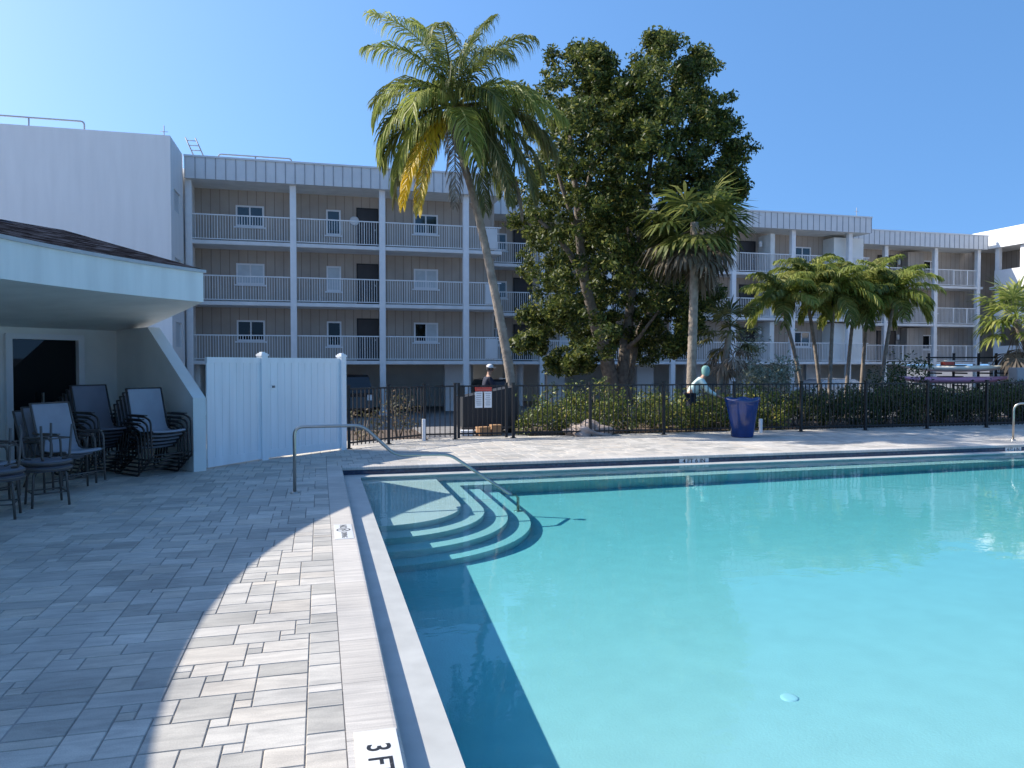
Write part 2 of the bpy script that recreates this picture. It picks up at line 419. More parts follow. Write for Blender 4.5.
# coping: pieces with a rounded nose
def coping_run(m, a0, a1, along, e, sgn, L=.61):
    """e: inner edge coordinate; sgn: direction from pool to deck"""
    n = int(round((a1 - a0) / L)); L = (a1 - a0) / n; rr = []
    prof = [(0, -.028), (.004, -.012), (.013, -.003), (.028, 0), (.243, 0), (.243, -.05), (.0, -.05)]
    for k in range(n):
        s0 = a0 + k * L + .0015; s1 = a0 + (k + 1) * L - .0015
        vs = []
        for s in (s0, s1):
            for p, z in prof:
                c = e + sgn * p
                vs.append((s, c, z) if along == 'x' else (c, s, z))
        np_ = len(prof)
        fs = [tuple(range(np_)), tuple(range(np_, 2 * np_))[::-1]] + [(i, (i + 1) % np_, np_ + (i + 1) % np_, np_ + i) for i in range(np_)]
        m._add(vs, fs); rr += [random.random()] * len(fs)
    return rr
def coping_obj(name, mat, args):
    m = MB(); rr = coping_run(m, *args)
    o = m.build(name, mat)
    a = o.data.attributes.new('rnd', 'FLOAT', 'FACE'); a.data.foreach_set('value', rr)
    return struct(o)
coping_obj('pool_coping', M['coping'], (PY0 - .24, PY1 + .243, 'y', PX0, -1))
coping_obj('pool_coping', M['coping_far'], (PX0 + .001, PX1 + .24, 'x', PY1, 1))
coping_obj('pool_coping', M['coping'], (PY0, PY1 - .001, 'y', PX1, 1))
coping_obj('pool_coping', M['coping_far'], (PX0 + .001, PX1 + .24, 'x', PY0, -1))

# shell
T = .02                                                  # tile face set back under the nose
x0, x1, y0, y1 = PX0 - T, PX1 + T, PY0 - T, PY1 + T
ZL = ZW + .006                                            # wet ledge under the tile
m = MB()
for (a, b, c_, d) in ((x0 - .03, x0, y0, y1), (x1, x1 + .03, y0, y1), (x0 - .03, x1 + .03, y1, y1 + .03), (x0 - .03, x1 + .03, y0 - .03, y0)):
    m.box(a, b, c_, d, ZL - .3, -.051)
struct(m.build('waterline_tile', M['tile']))
m = MB()
LX, LY = PX0 + .27, PY1 - .27
m.box(x0, LX, y0, y1, -1.9, ZL)                         # left ledge
m.box(LX, x1, LY, y1, -1.9, ZL)                         # far ledge
m.box(x1 - .27, x1, y0, LY, -1.9, ZL)
lm = MB(); lm.box(x0, LX + .003, y0, y1 - .001, ZL + .0005, ZL + .004); lm.box(LX + .0035, x1, LY - .003, y1 - .001, ZL + .0005, ZL + .004); lm.box(x1 - .273, x1, y0, LY - .004, ZL + .0005, ZL + .004)
struct(lm.build('pool_ledge', plain('wet_ledge', (.50, .50, .47), .45, var=.12, scale=5)))
BY = 11.6
m.box(LX, x1 - .27, BY, LY, -1.9, ZW - .38)             # bench under the far ledge
ys = [y0, 3.0] + [3 + i * .55 for i in range(1, 11)] + [LY]
xs = [LX - .02, x1]
for i in range(len(ys) - 1):
    m.quad((xs[0], ys[i], floorz(ys[i])), (xs[1], ys[i], floorz(ys[i])), (xs[1], ys[i + 1], floorz(ys[i + 1])), (xs[0], ys[i + 1], floorz(ys[i + 1])))
def step_poly(a, b, far):
    pts = [(LX - .001, far)]
    pts.append((LX - .001, 10 - b))
    for k in range(1, 20):
        t = PI / 2 * k / 20
        ex = 2 / 2.15
        pts.append((LX + a * math.sin(t) ** ex, 10 - b * math.cos(t) ** ex))
    pts.append((LX + a, 10.0)); pts.append((LX + a, far))
    return pts
for (a, b, d, far) in ((1.21, 1.25, .20, LY), (1.52, 1.58, .382, BY + .001), (1.83, 1.88, .56, BY + .002), (2.13, 2.14, .73, BY + .003)):
    m.prism(step_poly(a, b, far), -1.9 - d * .01, ZW - d)
shell = struct(m.build('pool_basin', M['plaster'], recalc=False))
# water body (its sides lie inside the tile band and basin)
m = MB()
A = (x0 - .01, x1 + .01, y0 - .01, y1 + .01)
m.quad((LX, A[2], ZW), (x1 - .27, A[2], ZW), (x1 - .27, LY, ZW), (LX, LY, ZW))
water = struct(m.build('pool_water', M['water'], recalc=False))
for p in water.data.polygons: p.use_smooth = True
water.cycles.is_caustics_caster = True
shell.cycles.is_caustics_receiver = True

struct(MB().box(LX - .004, x1 - .266, y0 - .005, LY + .004, -2.3, ZW + .002).build('pool_water', M['water_volume']))

# fitting on the pool floor
dr = MB().lathe([(0, .012), (.04, .012), (.055, .008), (.06, 0)], n=24).build('pool_drain_cover', M['white_paint'])
dr.location = (2.98, 4.23, floorz(4.23)); tag(dr, 'small round white drain cover on the pool floor', 'drain cover')
dr.cycles.is_caustics_receiver = True
# ---------------------------------------------------------------- ground
G = -.78
H = 900
m = MB()
for a in ((-H, -13, -H, 21.4), (32.4, H, -H, 21.4), (-13, 32.4, -H, -4)):
    m.quad((a[0], a[2], G), (a[1], a[2], G), (a[1], a[3], G), (a[0], a[3], G))
struct(m.build('ground', plain('bounce_concrete', (.46, .44, .41), .9, var=.15, scale=.8)))  # unseen ground, made pale to bounce light onto the shaded walls
m = MB(); m.quad((-H, 21.4, G), (H, 21.4, G), (H, H, G), (-H, H, G))
struct(m.build('parking_lot', plain('worn_asphalt', (.17, .165, .16), .9, var=.2, scale=.6, bump=.4, bscale=40)))
m = MB()
m.box(-13, 2.4, 16.62, 19.5, -.8, -.03); m.box(4.75, 32.4, 16.62, 20.2, -.8, -.03)
for a, b in ((-13, 2.4), (4.75, 32.4)):
    m.quad((a, 19.5 if a < 0 else 20.2, -.03), (b, 19.5 if a < 0 else 20.2, -.03), (b, 21.5, G + .01), (a, 21.5, G + .01))
struct(m.build('garden_bed', M['soil']))
Qp = []; rp_ = []
m = MB(); m.box(2.4, 4.75, 16.6, 19.9, -.8, -.006); m.quad((2.4, 19.9, -.006), (4.75, 19.9, -.006), (4.75, 21.5, G + .01), (2.4, 21.5, G + .01))
struct(m.build('garden_path', plain('path_concrete', (.24, .23, .22), .9, var=.2)))

# ---------------------------------------------------------------- clubhouse (curved eave)
CC = (5.23, 6.2); CR = 9.32
def arc(rad, n, a0, a1):
    return [(CC[0] + rad * math.cos(a0 + (a1 - a0) * k / n), CC[1] + rad * math.sin(a0 + (a1 - a0) * k / n)) for k in range(n + 1)]
AC = math.atan2(12.4 - CC[1], -1.73 - CC[0])            # angle of the eave corner
AE = 2 * PI - AC                                          # symmetric far end
club = thing('clubhouse', 'low white clubhouse with shingled roof, thick curved eave and glass door', 'building', (-4.5, 12, 0))
def cl(o): o.location = -club.location; return o
NA = 60
eave = arc(CR, NA, AC, AE)
outer = arc(CR + .12, NA, AC, AE)
m = MB()
zt, zb = 3.1, 2.64
n = NA + 1
# fascia: thick band following the arc, with a drip edge on top
vs = []
for (x, y) in eave: vs.append((x, y, zb)); 
for (x, y) in eave: vs.append((x, y, zt))
for (x, y) in outer: vs.append((x, y, zt))
for (x, y) in outer: vs.append((x, y, zb))
fs = []
for k in range(NA):
    for q in range(4):
        a, b = q * n, ((q + 1) % 4) * n
        fs.append((a + k, a + k + 1, b + k + 1, b + k))
fs += [(0, n, 2 * n, 3 * n), (n - 1, 2 * n - 1, 3 * n - 1, 4 * n - 1)]
m._add(vs, fs)
# fascia return along the roof end
C0 = Vector((-1.73, 12.4, 0)); wd = Vector((-.542, .84, 0)).normalized(); wn = Vector((.84, .542, 0)).normalized()
E0 = C0 + wd * 5.4
m.obox(C0 + wd * 2.75 + Vector((0, 0, (zt + zb) / 2)) - wn * .07, wd, wn, (0, 0, 1), 5.3, .12, zt - zb - .004)
cl(m.build('fascia', M['fascia_paint'], club))
m = MB()
inn = arc(CR - .035, NA, AC - .003, AE); o2 = arc(CR + .03, NA, AC - .003, AE)
vs = [(x, y, zt - .01) for x, y in inn] + [(x, y, zt + .035) for x, y in inn] + [(x, y, zt + .035) for x, y in o2] + [(x, y, zt - .01) for x, y in o2]
m._add(vs, [f for f in fs])
cl(m.build('drip_edge', plain('drip_edge', (.45, .47, .5), .5), club))
# roof: conical shingle slope up to a curved ridge, hipped down at the end
me_v = []; me_f = []; uv = []
ridge = arc(12.5, NA, AC + .015, AE - .015)
back = arc(15.7, NA, AC + .03, AE - .03)
RZ, BZ = 3.98, 3.1
V = []
for (x, y) in arc(CR - .02, NA, AC, AE): V.append((x, y, zt + .04))
for (x, y) in ridge: V.append((x, y, RZ))
for (x, y) in back: V.append((x, y, BZ))
F = []
for k in range(NA):
    F.append((k, k + 1, n + k + 1, n + k)); F.append((n + k, n + k + 1, 2 * n + k + 1, 2 * n + k))
F += [(0, n, 2 * n), (n - 1, 2 * n - 1, 3 * n - 1)]
m = MB(); m._add(V, F); roof = cl(m.build('roof', M['shingle'], club))
uvl = roof.data.uv_layers.new(name='UVMap')
for p in roof.data.polygons:
    for li in p.loop_indices:
        v = roof.data.vertices[roof.data.loops[li].vertex_index].co
        a = math.atan2(v.y - CC[1], v.x - CC[0]) % (2 * PI); r = math.hypot(v.x - CC[0], v.y - CC[1])
        uvl.data[li].uv = (a * 10, r * 1.04)
# walls
IC = Vector((-3.63, 15.19, 0)); wv = Vector((-.713, -.70, 0)).normalized(); wnn = Vector((.70, -.713, 0))
WZ = 2.29
P1 = IC + wv * 6.2                                      # end of the angled wall
walls = [(IC, P1), (P1, Vector((P1.x, -3, 0)))]
# soffit lofted between the eave and the walls
SO = [(-2.74, 14.0)]
m = MB()
top_in = []
for k, (x, y) in enumerate(eave):
    t = k / NA
    if y > 9.5: pass
    d = Vector((x - CC[0], y - CC[1], 0)).normalized()
    # distance along the outward ray to the wall line
    best = 4.2
    for (a, b) in walls:
        e_ = b - a; den = d.x * e_.y - d.y * e_.x
        if abs(den) > 1e-6:
            s_ = ((a.x - x) * e_.y - (a.y - y) * e_.x) / den; q_ = ((a.x - x) * d.y - (a.y - y) * d.x) / den
            if s_ > 0 and -.0 <= q_ <= 1.0: best = min(best, s_)
    top_in.append(Vector((x, y, 0)) + d * best)
top_in[0] = IC + Vector((.17, .1, 0)); top_in[1] = IC * .97 + (IC + wv * .4) * .03
sv = [(-2.76, 14.02, WZ)] + []
vs = [(x, y, zb + .001) for x, y in eave] + [(p.x, p.y, WZ) for p in top_in]
fs = [(k, k + 1, n + k + 1, n + k) for k in range(NA)]
vs.append((-3.3, 15.35, WZ)); fs.append((0, n, len(vs) - 1))
m._add(vs, fs); sf = cl(m.build('soffit', M['soffit'], club))
def wallseg(m, a, b, z0, z1, th=.2, nrm=None, off=0):
    d = (b - a); L = d.length; d.normalize()
    m.obox((a + b) / 2 + nrm * (-th / 2 + off) + Vector((0, 0, (z0 + z1) / 2)), d, nrm, (0, 0, 1), L, th, z1 - z0)
m = MB()
DA, DB, DH = .64, 1.25, 2.17                             # door opening along the wall from the corner
wallseg(m, IC, IC + wv * DA, 0, WZ + .3, nrm=wnn); wallseg(m, IC + wv * DA, IC + wv * (DA + DB - .0), DH, WZ + .3, nrm=wnn)
wallseg(m, IC + wv * (DA + DB), P1, 0, WZ + .3, nrm=wnn)
m.box(P1.x - .2, P1.x, -3, P1.y, 0, WZ + .3)
cl(m.build('wall', M['pav_wall'], club))
# glazed door: frame with one wide dark pane
dp = IC + wv * (DA + DB / 2)
m = MB()
for s_, wid in ((DA + .04, .1), (DA + DB - .04, .1)):
    m.obox(IC + wv * s_ + Vector((0, 0, DH / 2)) + wnn * .015, wv, wnn, (0, 0, 1), wid, .12, DH)
m.obox(dp + Vector((0, 0, DH - .03)) + wnn * .017, wv, wnn, (0, 0, 1), DB, .12, .09)
m.obox(dp + Vector((0, 0, .05)) + wnn * .017, wv, wnn, (0, 0, 1), DB, .12, .1)
df = cl(m.build('door', M['white_paint'], club))
m = MB(); m.obox(dp + Vector((0, 0, DH / 2)) - wnn * .03, wv, wnn, (0, 0, 1), DB - .1, .012, DH - .1)
m.build('pane', M['glass_dark'], df)
m = MB(); m.obox(dp + Vector((0, 0, 1.02)) + wnn * .1 + wv * .09, wv, wnn, (0, 0, 1), .025, .05, .35)
m.build('handle', M['steel'], df)
# wing wall with its sloping end
A0 = Vector((-1.9, 12.42, 0)); B0 = IC
d = (B0 - A0).normalized(); L = (B0 - A0).length
prof = [(0, 0), (0, 1.15), (1.78, WZ + .02), (L, WZ + .02), (L, 0)]
vs = [A0 + d * s_ + Vector((0, 0, z)) for s_, z in prof] + [A0 + d * s_ + Vector((0, 0, z)) + wn * .2 for s_, z in prof]
m = MB(); m._add(vs, [(0, 1, 2, 3, 4), (9, 8, 7, 6, 5)] + [(i, (i + 1) % 5, 5 + (i + 1) % 5, 5 + i) for i in range(5)])
cl(m.build('wing_wall', M['pav_wall'], club))
# body of the building behind
m = MB(); m.prism([(IC.x - .2, IC.y - .05), (P1.x - .25, P1.y), (P1.x - .25, -3), (-13, -3), (-13, 17), (-4.6, 17)], 0, 2.6)
cl(m.build('core', M['pav_wall'], club))
# small vent on the roof
m = MB(); m.lathe([(.11, 0), (.11, .28), (.17, .29), (.17, .36), (.0, .42)], c=(-5.15, 13.45, 3.88), n=16)
cl(m.build('roof_vent', M['white_paint'], club))

# ---------------------------------------------------------------- white vinyl fence
vf = thing('privacy_fence', 'tall white vinyl privacy fence of two panels beside the clubhouse', 'fence', (-.96, 13.68, 0))
fa, fb, fc = Vector((-1.74, 12.66, 0)), Vector((-.96, 13.68, 0)), Vector((.42, 14.93, 0))
def vp(o): o.location = -vf.location; return o
for (a, b) in ((fa, fb), (fb, fc)):
    d = (b - a).normalized(); nn = Vector((d.y, -d.x, 0)); L = (b - a).length
    m = MB(); nb = int(L / .15); wdt = L / nb
    for k in range(nb):
        c = a + d * (wdt * (k + .5)); m.obox(c + Vector((0, 0, .93)), d, nn, (0, 0, 1), wdt - .012, .03, 1.66)
    m.obox((a + b) / 2 + Vector((0, 0, .93)), d, nn, (0, 0, 1), L, .018, 1.66)
    m.obox((a + b) / 2 + Vector((0, 0, .1)), d, nn, (0, 0, 1), L, .045, .14)
    m.obox((a + b) / 2 + Vector((0, 0, 1.745)), d, nn, (0, 0, 1), L, .05, .09)
    vp(m.build('panel', M['vinyl'], vf))
for p, lab in ((fb, None), (fc, None)):
    m = MB(); d = (fc - fb).normalized(); nn = Vector((d.y, -d.x, 0))
    m.obox(p + Vector((0, 0, .91)), d, nn, (0, 0, 1), .13, .13, 1.82)
    q = vp(m.build('post', M['vinyl'], vf))
    m = MB(); m.obox(p + Vector((0, 0, 1.835)), d, nn, (0, 0, 1), .155, .155, .03)
    for zz, ww in ((1.86, .12), (1.88, .07)): m.obox(p + Vector((0, 0, zz)), d, nn, (0, 0, 1), ww, ww, .022)
    m.build('post_cap', M['vinyl'], q)
m = MB(); q = fb + d * .24 + nn * -.0; m.obox(Vector((fb.x + .14, fb.y + .12, 1.28)) + Vector((.04, -.04, 0)), (1, .9, 0), (.9, -1, 0), (0, 0, 1), .04, .03, .04)
vp(m.build('latch', plain('latch', (.2, .2, .2)), vf))

# ---------------------------------------------------------------- black metal fence
def picket_panel(m, a, b, z0=.06, h=1.20, gap=.112):
    d = (b - a).normalized(); nn = Vector((d.y, -d.x, 0)); L = (b - a).length
    n_ = max(1, int(round(L / gap)))
    for k in range(1, n_):
        m.obox(a + d * (L * k / n_) + Vector((0, 0, (z0 + h) / 2)), d, nn, (0, 0, 1), .018, .018, h - z0)
    for z in (.12, h - .015):
        m.obox((a + b) / 2 + Vector((0, 0, z)), d, nn, (0, 0, 1), L, .03, .034)
def fence_run(name, label, pts, post_first=True):
    t = thing(name, label, 'fence', pts[0])
    for i in range(len(pts)):
        m = MB(); p = Vector(pts[i]); m.obox(p + Vector((0, 0, .62)), (1, 0, 0), (0, 1, 0), (0, 0, 1), .06, .06, 1.24)
        m.obox(p + Vector((0, 0, 1.25)), (1, 0, 0), (0, 1, 0), (0, 0, 1), .075, .075, .02)
        m.box(p.x - .06, p.x + .06, p.y - .06, p.y + .06, .002, .012)
        o = m.build('post', M['black_metal'], t); o.location = -t.location
        if i:
            m = MB(); picket_panel(m, Vector(pts[i - 1]), p); o = m.build('picket_panel', M['black_metal'], t); o.location = -t.location
    return t
FY = 16.15
def fy(x): return 16.42 - (x - 2.25) * .035
fence_run('metal_fence', 'short black picket fence run angled between the white fence and the gate', [(.56, 15.05, 0), (1.4, 15.75, 0), (2.25, 16.42, 0), (2.93, fy(2.93), 0)])
fence_run('metal_fence', 'long straight black picket fence behind the far pool deck, right of the gate', [(x, fy(x), 0) for x in [4.26 + 1.83 * k for k in range(15)]])
gt = thing('pool_gate', 'black picket gate with a red and white notice on it', 'gate', (3.0, fy(3.0), 0))
def gp(o): o.location = -gt.location; return o
a, b = Vector((3.01, fy(3.0), 0)), Vector((4.1, fy(4.1), 0))
m = MB(); picket_panel(m, a, b); gp(m.build('picket_panel', M['black_metal'], gt))
for p in (a, b):
    m = MB(); m.obox(p + Vector((0, 0, .64)), (1, 0, 0), (0, 1, 0), (0, 0, 1), .055, .055, 1.24); gp(m.build('upright', M['black_metal'], gt))
m = MB(); m.box(3.02, 3.14, fy(3) - .06, fy(3) - .03, .95, 1.18); gp(m.build('latch', M['black_metal'], gt))

red = plain('sign_red', (.55, .06, .04), .5); wht = plain('sign_white', (.8, .8, .8), .5)
sg = thing('notice_sign', 'notice with a red header above two white sheets on the gate', 'sign', (3.56, fy(3.5) - .05, .74))
m = MB().box(-.19, .19, -.006, .006, .33, .42); m.build('header', red, sg)
for s_ in (-1, 1):
    m = MB().box(.105 * s_ - .085, .105 * s_ + .085, -.006, .006, -.04, .318); sh = m.build('sheet', wht, sg)
    m = MB()
    for k in range(7):
        zz = .28 - k * .043; ww = random.uniform(.045, .065); m.box(.105 * s_ - ww, .105 * s_ + ww, -.009, -.0065, zz - .007, zz + .007)
    m.build('print', plain('print_grey', (.35, .35, .36)), sh)
m = MB()
m.box(-.15, .15, -.008, -.0063, .368, .372)
m.build('print', plain('dull_red', (.62, .30, .26), .6), sg)

# marker stakes
for i, (x, y, lab) in enumerate(((2.2, 16.2, 'short white marker stake left of the gate'), (10.45, 16.1, 'short white marker stake right of the blue planter'))):
    m = MB(); m.bbox(-.035, .035, -.03, .03, 0, .48 if i == 0 else .34, .006)
    m.box(-.02, .02, -.034, -.031, .1, .2)
    o = m.build('marker_stake', M['white_paint']); o.location = (x, y, 0); tag(o, lab, 'stake')

# ---------------------------------------------------------------- handrails
def smooth(pts, r=.12, n=6):
    pts = [Vector(p) for p in pts]; out = [pts[0]]
    for i in range(1, len(pts) - 1):
        a, b, c = pts[i - 1], pts[i], pts[i + 1]
        d1 = (a - b); d2 = (c - b); rr = min(r, d1.length * .45, d2.length * .45)
        p0 = b + d1.normalized() * rr; p2 = b + d2.normalized() * rr
        for k in range(n + 1):
            t = k / n; out.append(p0 * (1 - t) ** 2 + b * 2 * t * (1 - t) + p2 * t * t)
    out.append(pts[-1]); return out
hr = thing('pool_handrail', 'long bent steel handrail running from the deck down the pool steps', 'handrail', (-.32, 10.06, 0))
def hp(o): o.location = -hr.location; o.cycles.is_caustics_receiver = True; return o
Yh = 10.06
m = MB(); m.tube(smooth([(-.32, Yh, .0), (-.32, Yh, .865), (.55, Yh, .865), (.98, Yh, .455), (1.72, Yh, .445), (2.69, Yh, -.22), (2.69, Yh, ZW - .73)], .12), .0215, 12)
hp(m.build('rail', M['steel'], hr))
for (x, z) in ((-.32, .0), (2.69, ZW - .73)):
    m = MB(); m.lathe([(0.0, .022), (.03, .022), (.055, .012), (.058, 0)], c=(x, Yh, z + .001), n=24); hp(m.build('flange', M['steel'], hr))
gr = thing('grab_rail', 'short curved steel grab rail at the far right pool edge', 'handrail', (14.8, 13.1, 0))
m = MB(); m.tube(smooth([(0, 0, 0), (0, 0, .82), (.28, -.3, .82), (.5, -.62, .45), (.5, -.82, .1), (.5, -.84, -.7)], .2), .0215, 10)
m.build('rail', M['steel'], gr)
m = MB(); m.lathe([(0, .02), (.05, .02), (.055, 0)], n=20); m.build('flange', M['steel'], gr)

# ---------------------------------------------------------------- depth markers
def text_obj(name, body, size, mat, parent=None, extrude=0.0006):
    cu = bpy.data.curves.new(name, 'FONT'); cu.body = body; cu.size = size; cu.extrude = extrude; cu.align_x = 'CENTER'; cu.align_y = 'CENTER'
    cu.offset = size * .012
    o = bpy.data.objects.new(name, cu); COL.objects.link(o)
    bpy.context.view_layer.update()
    dg = bpy.context.evaluated_depsgraph_get(); me = bpy.data.meshes.new_from_object(o.evaluated_get(dg))
    bpy.data.objects.remove(o); bpy.data.curves.remove(cu)
    me.materials.clear(); me.materials.append(mat)
    o = bpy.data.objects.new(name, me); COL.objects.link(o)
    if parent: o.parent = parent
    return o
ink = plain('ink', (.02, .02, .022), .5)
mk_tile = plain('marker_tile', (.72, .72, .70), .35, var=.06)
dm = thing('depth_marker', 'white tile lettered 3 FT set in the near coping', 'depth marker', (.235, 3.16, .001), -PI / 2)
m = MB().bbox(-.26, .26, -.095, .095, -.003, .003, .0015); m.build('tile', mk_tile, dm)
t = text_obj('lettering', '3 FT', .145, ink, dm); t.location = (0, 0, .0036)
dm = thing('depth_marker', 'small no diving tile with rows of black lettering further along the side coping', 'depth marker', (.225, 7.62, .001), -PI / 2)
m = MB().bbox(-.33, .33, -.09, .09, -.003, .003, .0015); m.build('tile', mk_tile, dm)
m = MB()
for k in range(4): pass
t = text_obj('lettering', 'NO', .10, ink, dm); t.location = (-.22, 0, .0036)
m = MB()   # crossed-out diver symbol: ring, slash, figure
for k in range(24):
    a = 2 * PI * k / 24; b_ = 2 * PI * (k + 1) / 24
    m.quad((-.06 + .07 * math.cos(a), .07 * math.sin(a), .004), (-.06 + .07 * math.cos(b_), .07 * math.sin(b_), .004), (-.06 + .056 * math.cos(b_), .056 * math.sin(b_), .004), (-.06 + .056 * math.cos(a), .056 * math.sin(a), .004))
m.obox((-.06, 0, .0042), (1, 1, 0), (-1, 1, 0), (0, 0, 1), .125, .012, .0005); m.obox((-.06, .005, .0036), (1, -.6, 0), (.6, 1, 0), (0, 0, 1), .07, .018, .0005)
m.build('symbol', ink, dm)
t = text_obj('lettering', 'DIVING', .075, ink, dm); t.location = (.17, 0, .0036)
for (x, body, w_, lab) in ((6.66, '4 FT 6 IN', .6, 'white tiles lettered 4 FT 6 IN on the far waterline band, mid pool'), (14.0, '4 FT 6 IN', .42, 'white tiles lettered 4 FT 6 IN on the waterline band beneath the grab rail')):
    dm = thing('depth_marker', lab, 'depth marker', (x, PY1 + T - .004, -.1))
    nn_ = 5; ww = w_ / nn_
    m = MB()
    for k in range(nn_): m.box(-w_ / 2 + k * ww + .003, -w_ / 2 + (k + 1) * ww - .003, -.004, .003, -.042, .045)
    m.build('tile', mk_tile, dm)
    t = text_obj('lettering', body, .092, ink, dm); t.rotation_euler = (PI / 2, 0, 0); t.location = (0, -.005, 0)
    t.scale = (w_ / .47, 1, 1)

# ---------------------------------------------------------------- blue planter
bp_ = thing('planter', 'large glossy cobalt blue ceramic planter standing by the black fence', 'planter', (9.42, 15.25, 0))
glaze = plain('blue_glaze', (.003, .035, .17), .12, var=.35, scale=3, spec=.7)
m = MB(); m.lathe([(0, .0), (.235, 0), (.25, .03), (.27, .2), (.32, .5), (.365, .72), (.385, .80), (.40, .83), (.40, .88), (.385, .90), (.35, .90), (.335, .86), (.30, .6), (0, .58)], n=40)
for i_, v_ in enumerate(m.v):
    a = math.atan2(v_[1], v_[0]); q_ = 1 + .045 * math.sin(6 * a + v_[2] * 3) * min(1, v_[2] / .3); zz = v_[2] + (.018 * math.sin(6 * a + 2) if v_[2] > .8 else 0)
    m.v[i_] = (v_[0] * q_, v_[1] * q_, zz)
m.build('pot', glaze, bp_)

m = MB(); m.lathe([(0, .82), (.34, .80)], n=24); m.build('potting_soil', M['soil'], bp_)
# ---------------------------------------------------------------- apartment blocks
FZ = [1.83, 4.53, 7.27]; ROOF0, ROOF1 = 9.92, 10.92

def window(root, x, y, z, w_, h_, pane='glass', split=True, extra=None):
    m = MB(); t = .04
    m.box(x - w_ / 2, x + w_ / 2, y - .05, y, z - t, z + t); m.box(x - w_ / 2, x + w_ / 2, y - .05, y, z + h_ - t, z + h_ + t)
    for s_ in (-1, 1): m.box(x + s_ * w_ / 2 - t, x + s_ * w_ / 2 + t, y - .052, y + .001, z - t, z + h_ + t)
    if split: m.box(x - .035, x + .035, y - .045, y, z, z + h_)
    m.box(x - w_ / 2 - .12, x + w_ / 2 + .12, y - .1, y, z - t - .07, z - t - .002)
    f = m.build('window', M['white_paint'], root); f.location = -root.location
    if split:
        p2 = extra or pane
        m = MB().box(x - w_ / 2, x - .02, y - .03, y - .012, z, z + h_); m.build('pane', M[pane], f)
        m = MB().box(x + .02, x + w_ / 2, y - .03, y - .012, z, z + h_); m.build('pane', M[p2], f)
    else:
        m = MB().box(x - w_ / 2, x + w_ / 2, y - .03, y - .012, z, z + h_); m.build('pane', M[pane], f)

def door(root, x, y, z, w_=.95, h_=2.1, mat='door_dark'):
    m = MB(); m.box(x - w_ / 2, x + w_ / 2, y - .03, y, z, z + h_); f = m.build('door', M[mat], root); f.location = -root.location
    m = MB(); t = .06
    m.box(x - w_ / 2 - t, x - w_ / 2, y - .05, y, z, z + h_ + t); m.box(x + w_ / 2, x + w_ / 2 + t, y - .05, y, z, z + h_ + t); m.box(x - w_ / 2, x + w_ / 2, y - .05, y, z + h_, z + h_ + t)
    m.build('frame', M['dark'], f)
    m = MB(); m.box(x + w_ / 2 - .13, x + w_ / 2 - .08, y - .08, y - .03, z + 1.0, z + 1.08); m.build('handle', M['steel'], f)

def sconce(root, x, y, z):
    m = MB(); m.lathe([(0, 0), (.09, .01), (.11, .1), (.11, .3), (.08, .38), (0, .4)], c=(x, y, z), n=14)
    o = m.build('wall_lamp', M['white_paint'], root); o.location = -root.location

def railing(root, a, b, z, y, split=False, y2=None):
    """along x from a to b at y"""
    m = MB(); n_ = max(2, int(round((b - a) / .115)))
    for k in range(1, n_):
        x = a + (b - a) * k / n_; wd_ = .034 if k % 9 == 0 else .022
        m.box(x - wd_ / 2, x + wd_ / 2, y - .009, y + .009, z + .1, z + 1.14)
    m.box(a, b, y - .03, y + .03, z + 1.14, z + 1.19); m.box(a, b, y - .02, y + .02, z + .07, z + .105)
    o = m.build('railing', M['column'], root); o.location = -root.location

def fascia_panels(root, x0, x1, y, z0, z1, pitch=.42, side=None):
    m = MB(); m.box(x0, x1, y, y + .12, z0, z1)
    n_ = int((x1 - x0) / pitch)
    for k in range(n_ + 1):
        x = x0 + .02 + (x1 - x0 - .04) * k / n_; m.box(x - .016, x + .016, y - .02, y, z0, z1 - .06, 1)
    m.box(x0 - .02, x1 + .02, y - .055, y + .14, z1 - .06, z1 + .02)
    o = m.build('fascia', [M['metal_panel'], M['seam']], root); o.location = -root.location

def block(name, label, Y, x0, x1, cols, end_wall=(None, None), setback=1.6, depth=9, over=.35, roofx=None):
    root = thing(name, label, 'building', ((x0 + x1) / 2, Y, G))
    def pl(o): o.location = -root.location; return o
    yw = Y + setback
    m = MB(); m.box(x0, x1, yw, yw + depth, FZ[0] - .15, ROOF0 + .3)
    pl(m.build('wall', M['siding'], root))
    m = MB(); m.box(x0, x1, yw + 5.5, yw + 5.8, G, FZ[0] - .16)
    pl(m.build('carport_wall', M['pav_wall'], root))
    for z in FZ:
        m = MB(); m.box(x0, x1, Y, yw - .002, z - .17, z)
        m.box(x0, x1, Y - .012, Y - .001, z - .15, z - .02)
        pl(m.build('walkway', M['slab'], root))
    r0, r1 = roofx or (x0, x1)
    m = MB(); m.box(r0 + .02, r1 - .02, Y - over + .12, yw + depth, ROOF0 - .0, ROOF0 + .06); m.box(r0 + .02, r1 - .02, Y - over + .122, yw + depth, ROOF0 + .3, ROOF1 - .12)
    pl(m.build('roof', M['soffit'], root))
    fascia_panels(root, r0, r1, Y - over, ROOF0, ROOF1)
    for x in cols:
        m = MB(); m.bbox(x - .14, x + .14, Y - .05, Y + .23, G, ROOF0 - .002, .012); m.box(x - .2, x + .2, Y - .1, Y + .28, G, G + .25)
        pl(m.build('column', M['column'], root))
    xs_ = sorted(set([x0] + [c for c in cols] + [x1]))
    for z in FZ:
        for a, b in zip(xs_[:-1], xs_[1:]):
            if b - a > .6: railing(root, a + .15 * (a in cols), b - .15 * (b in cols), z, Y + .08)
    return root, yw, pl

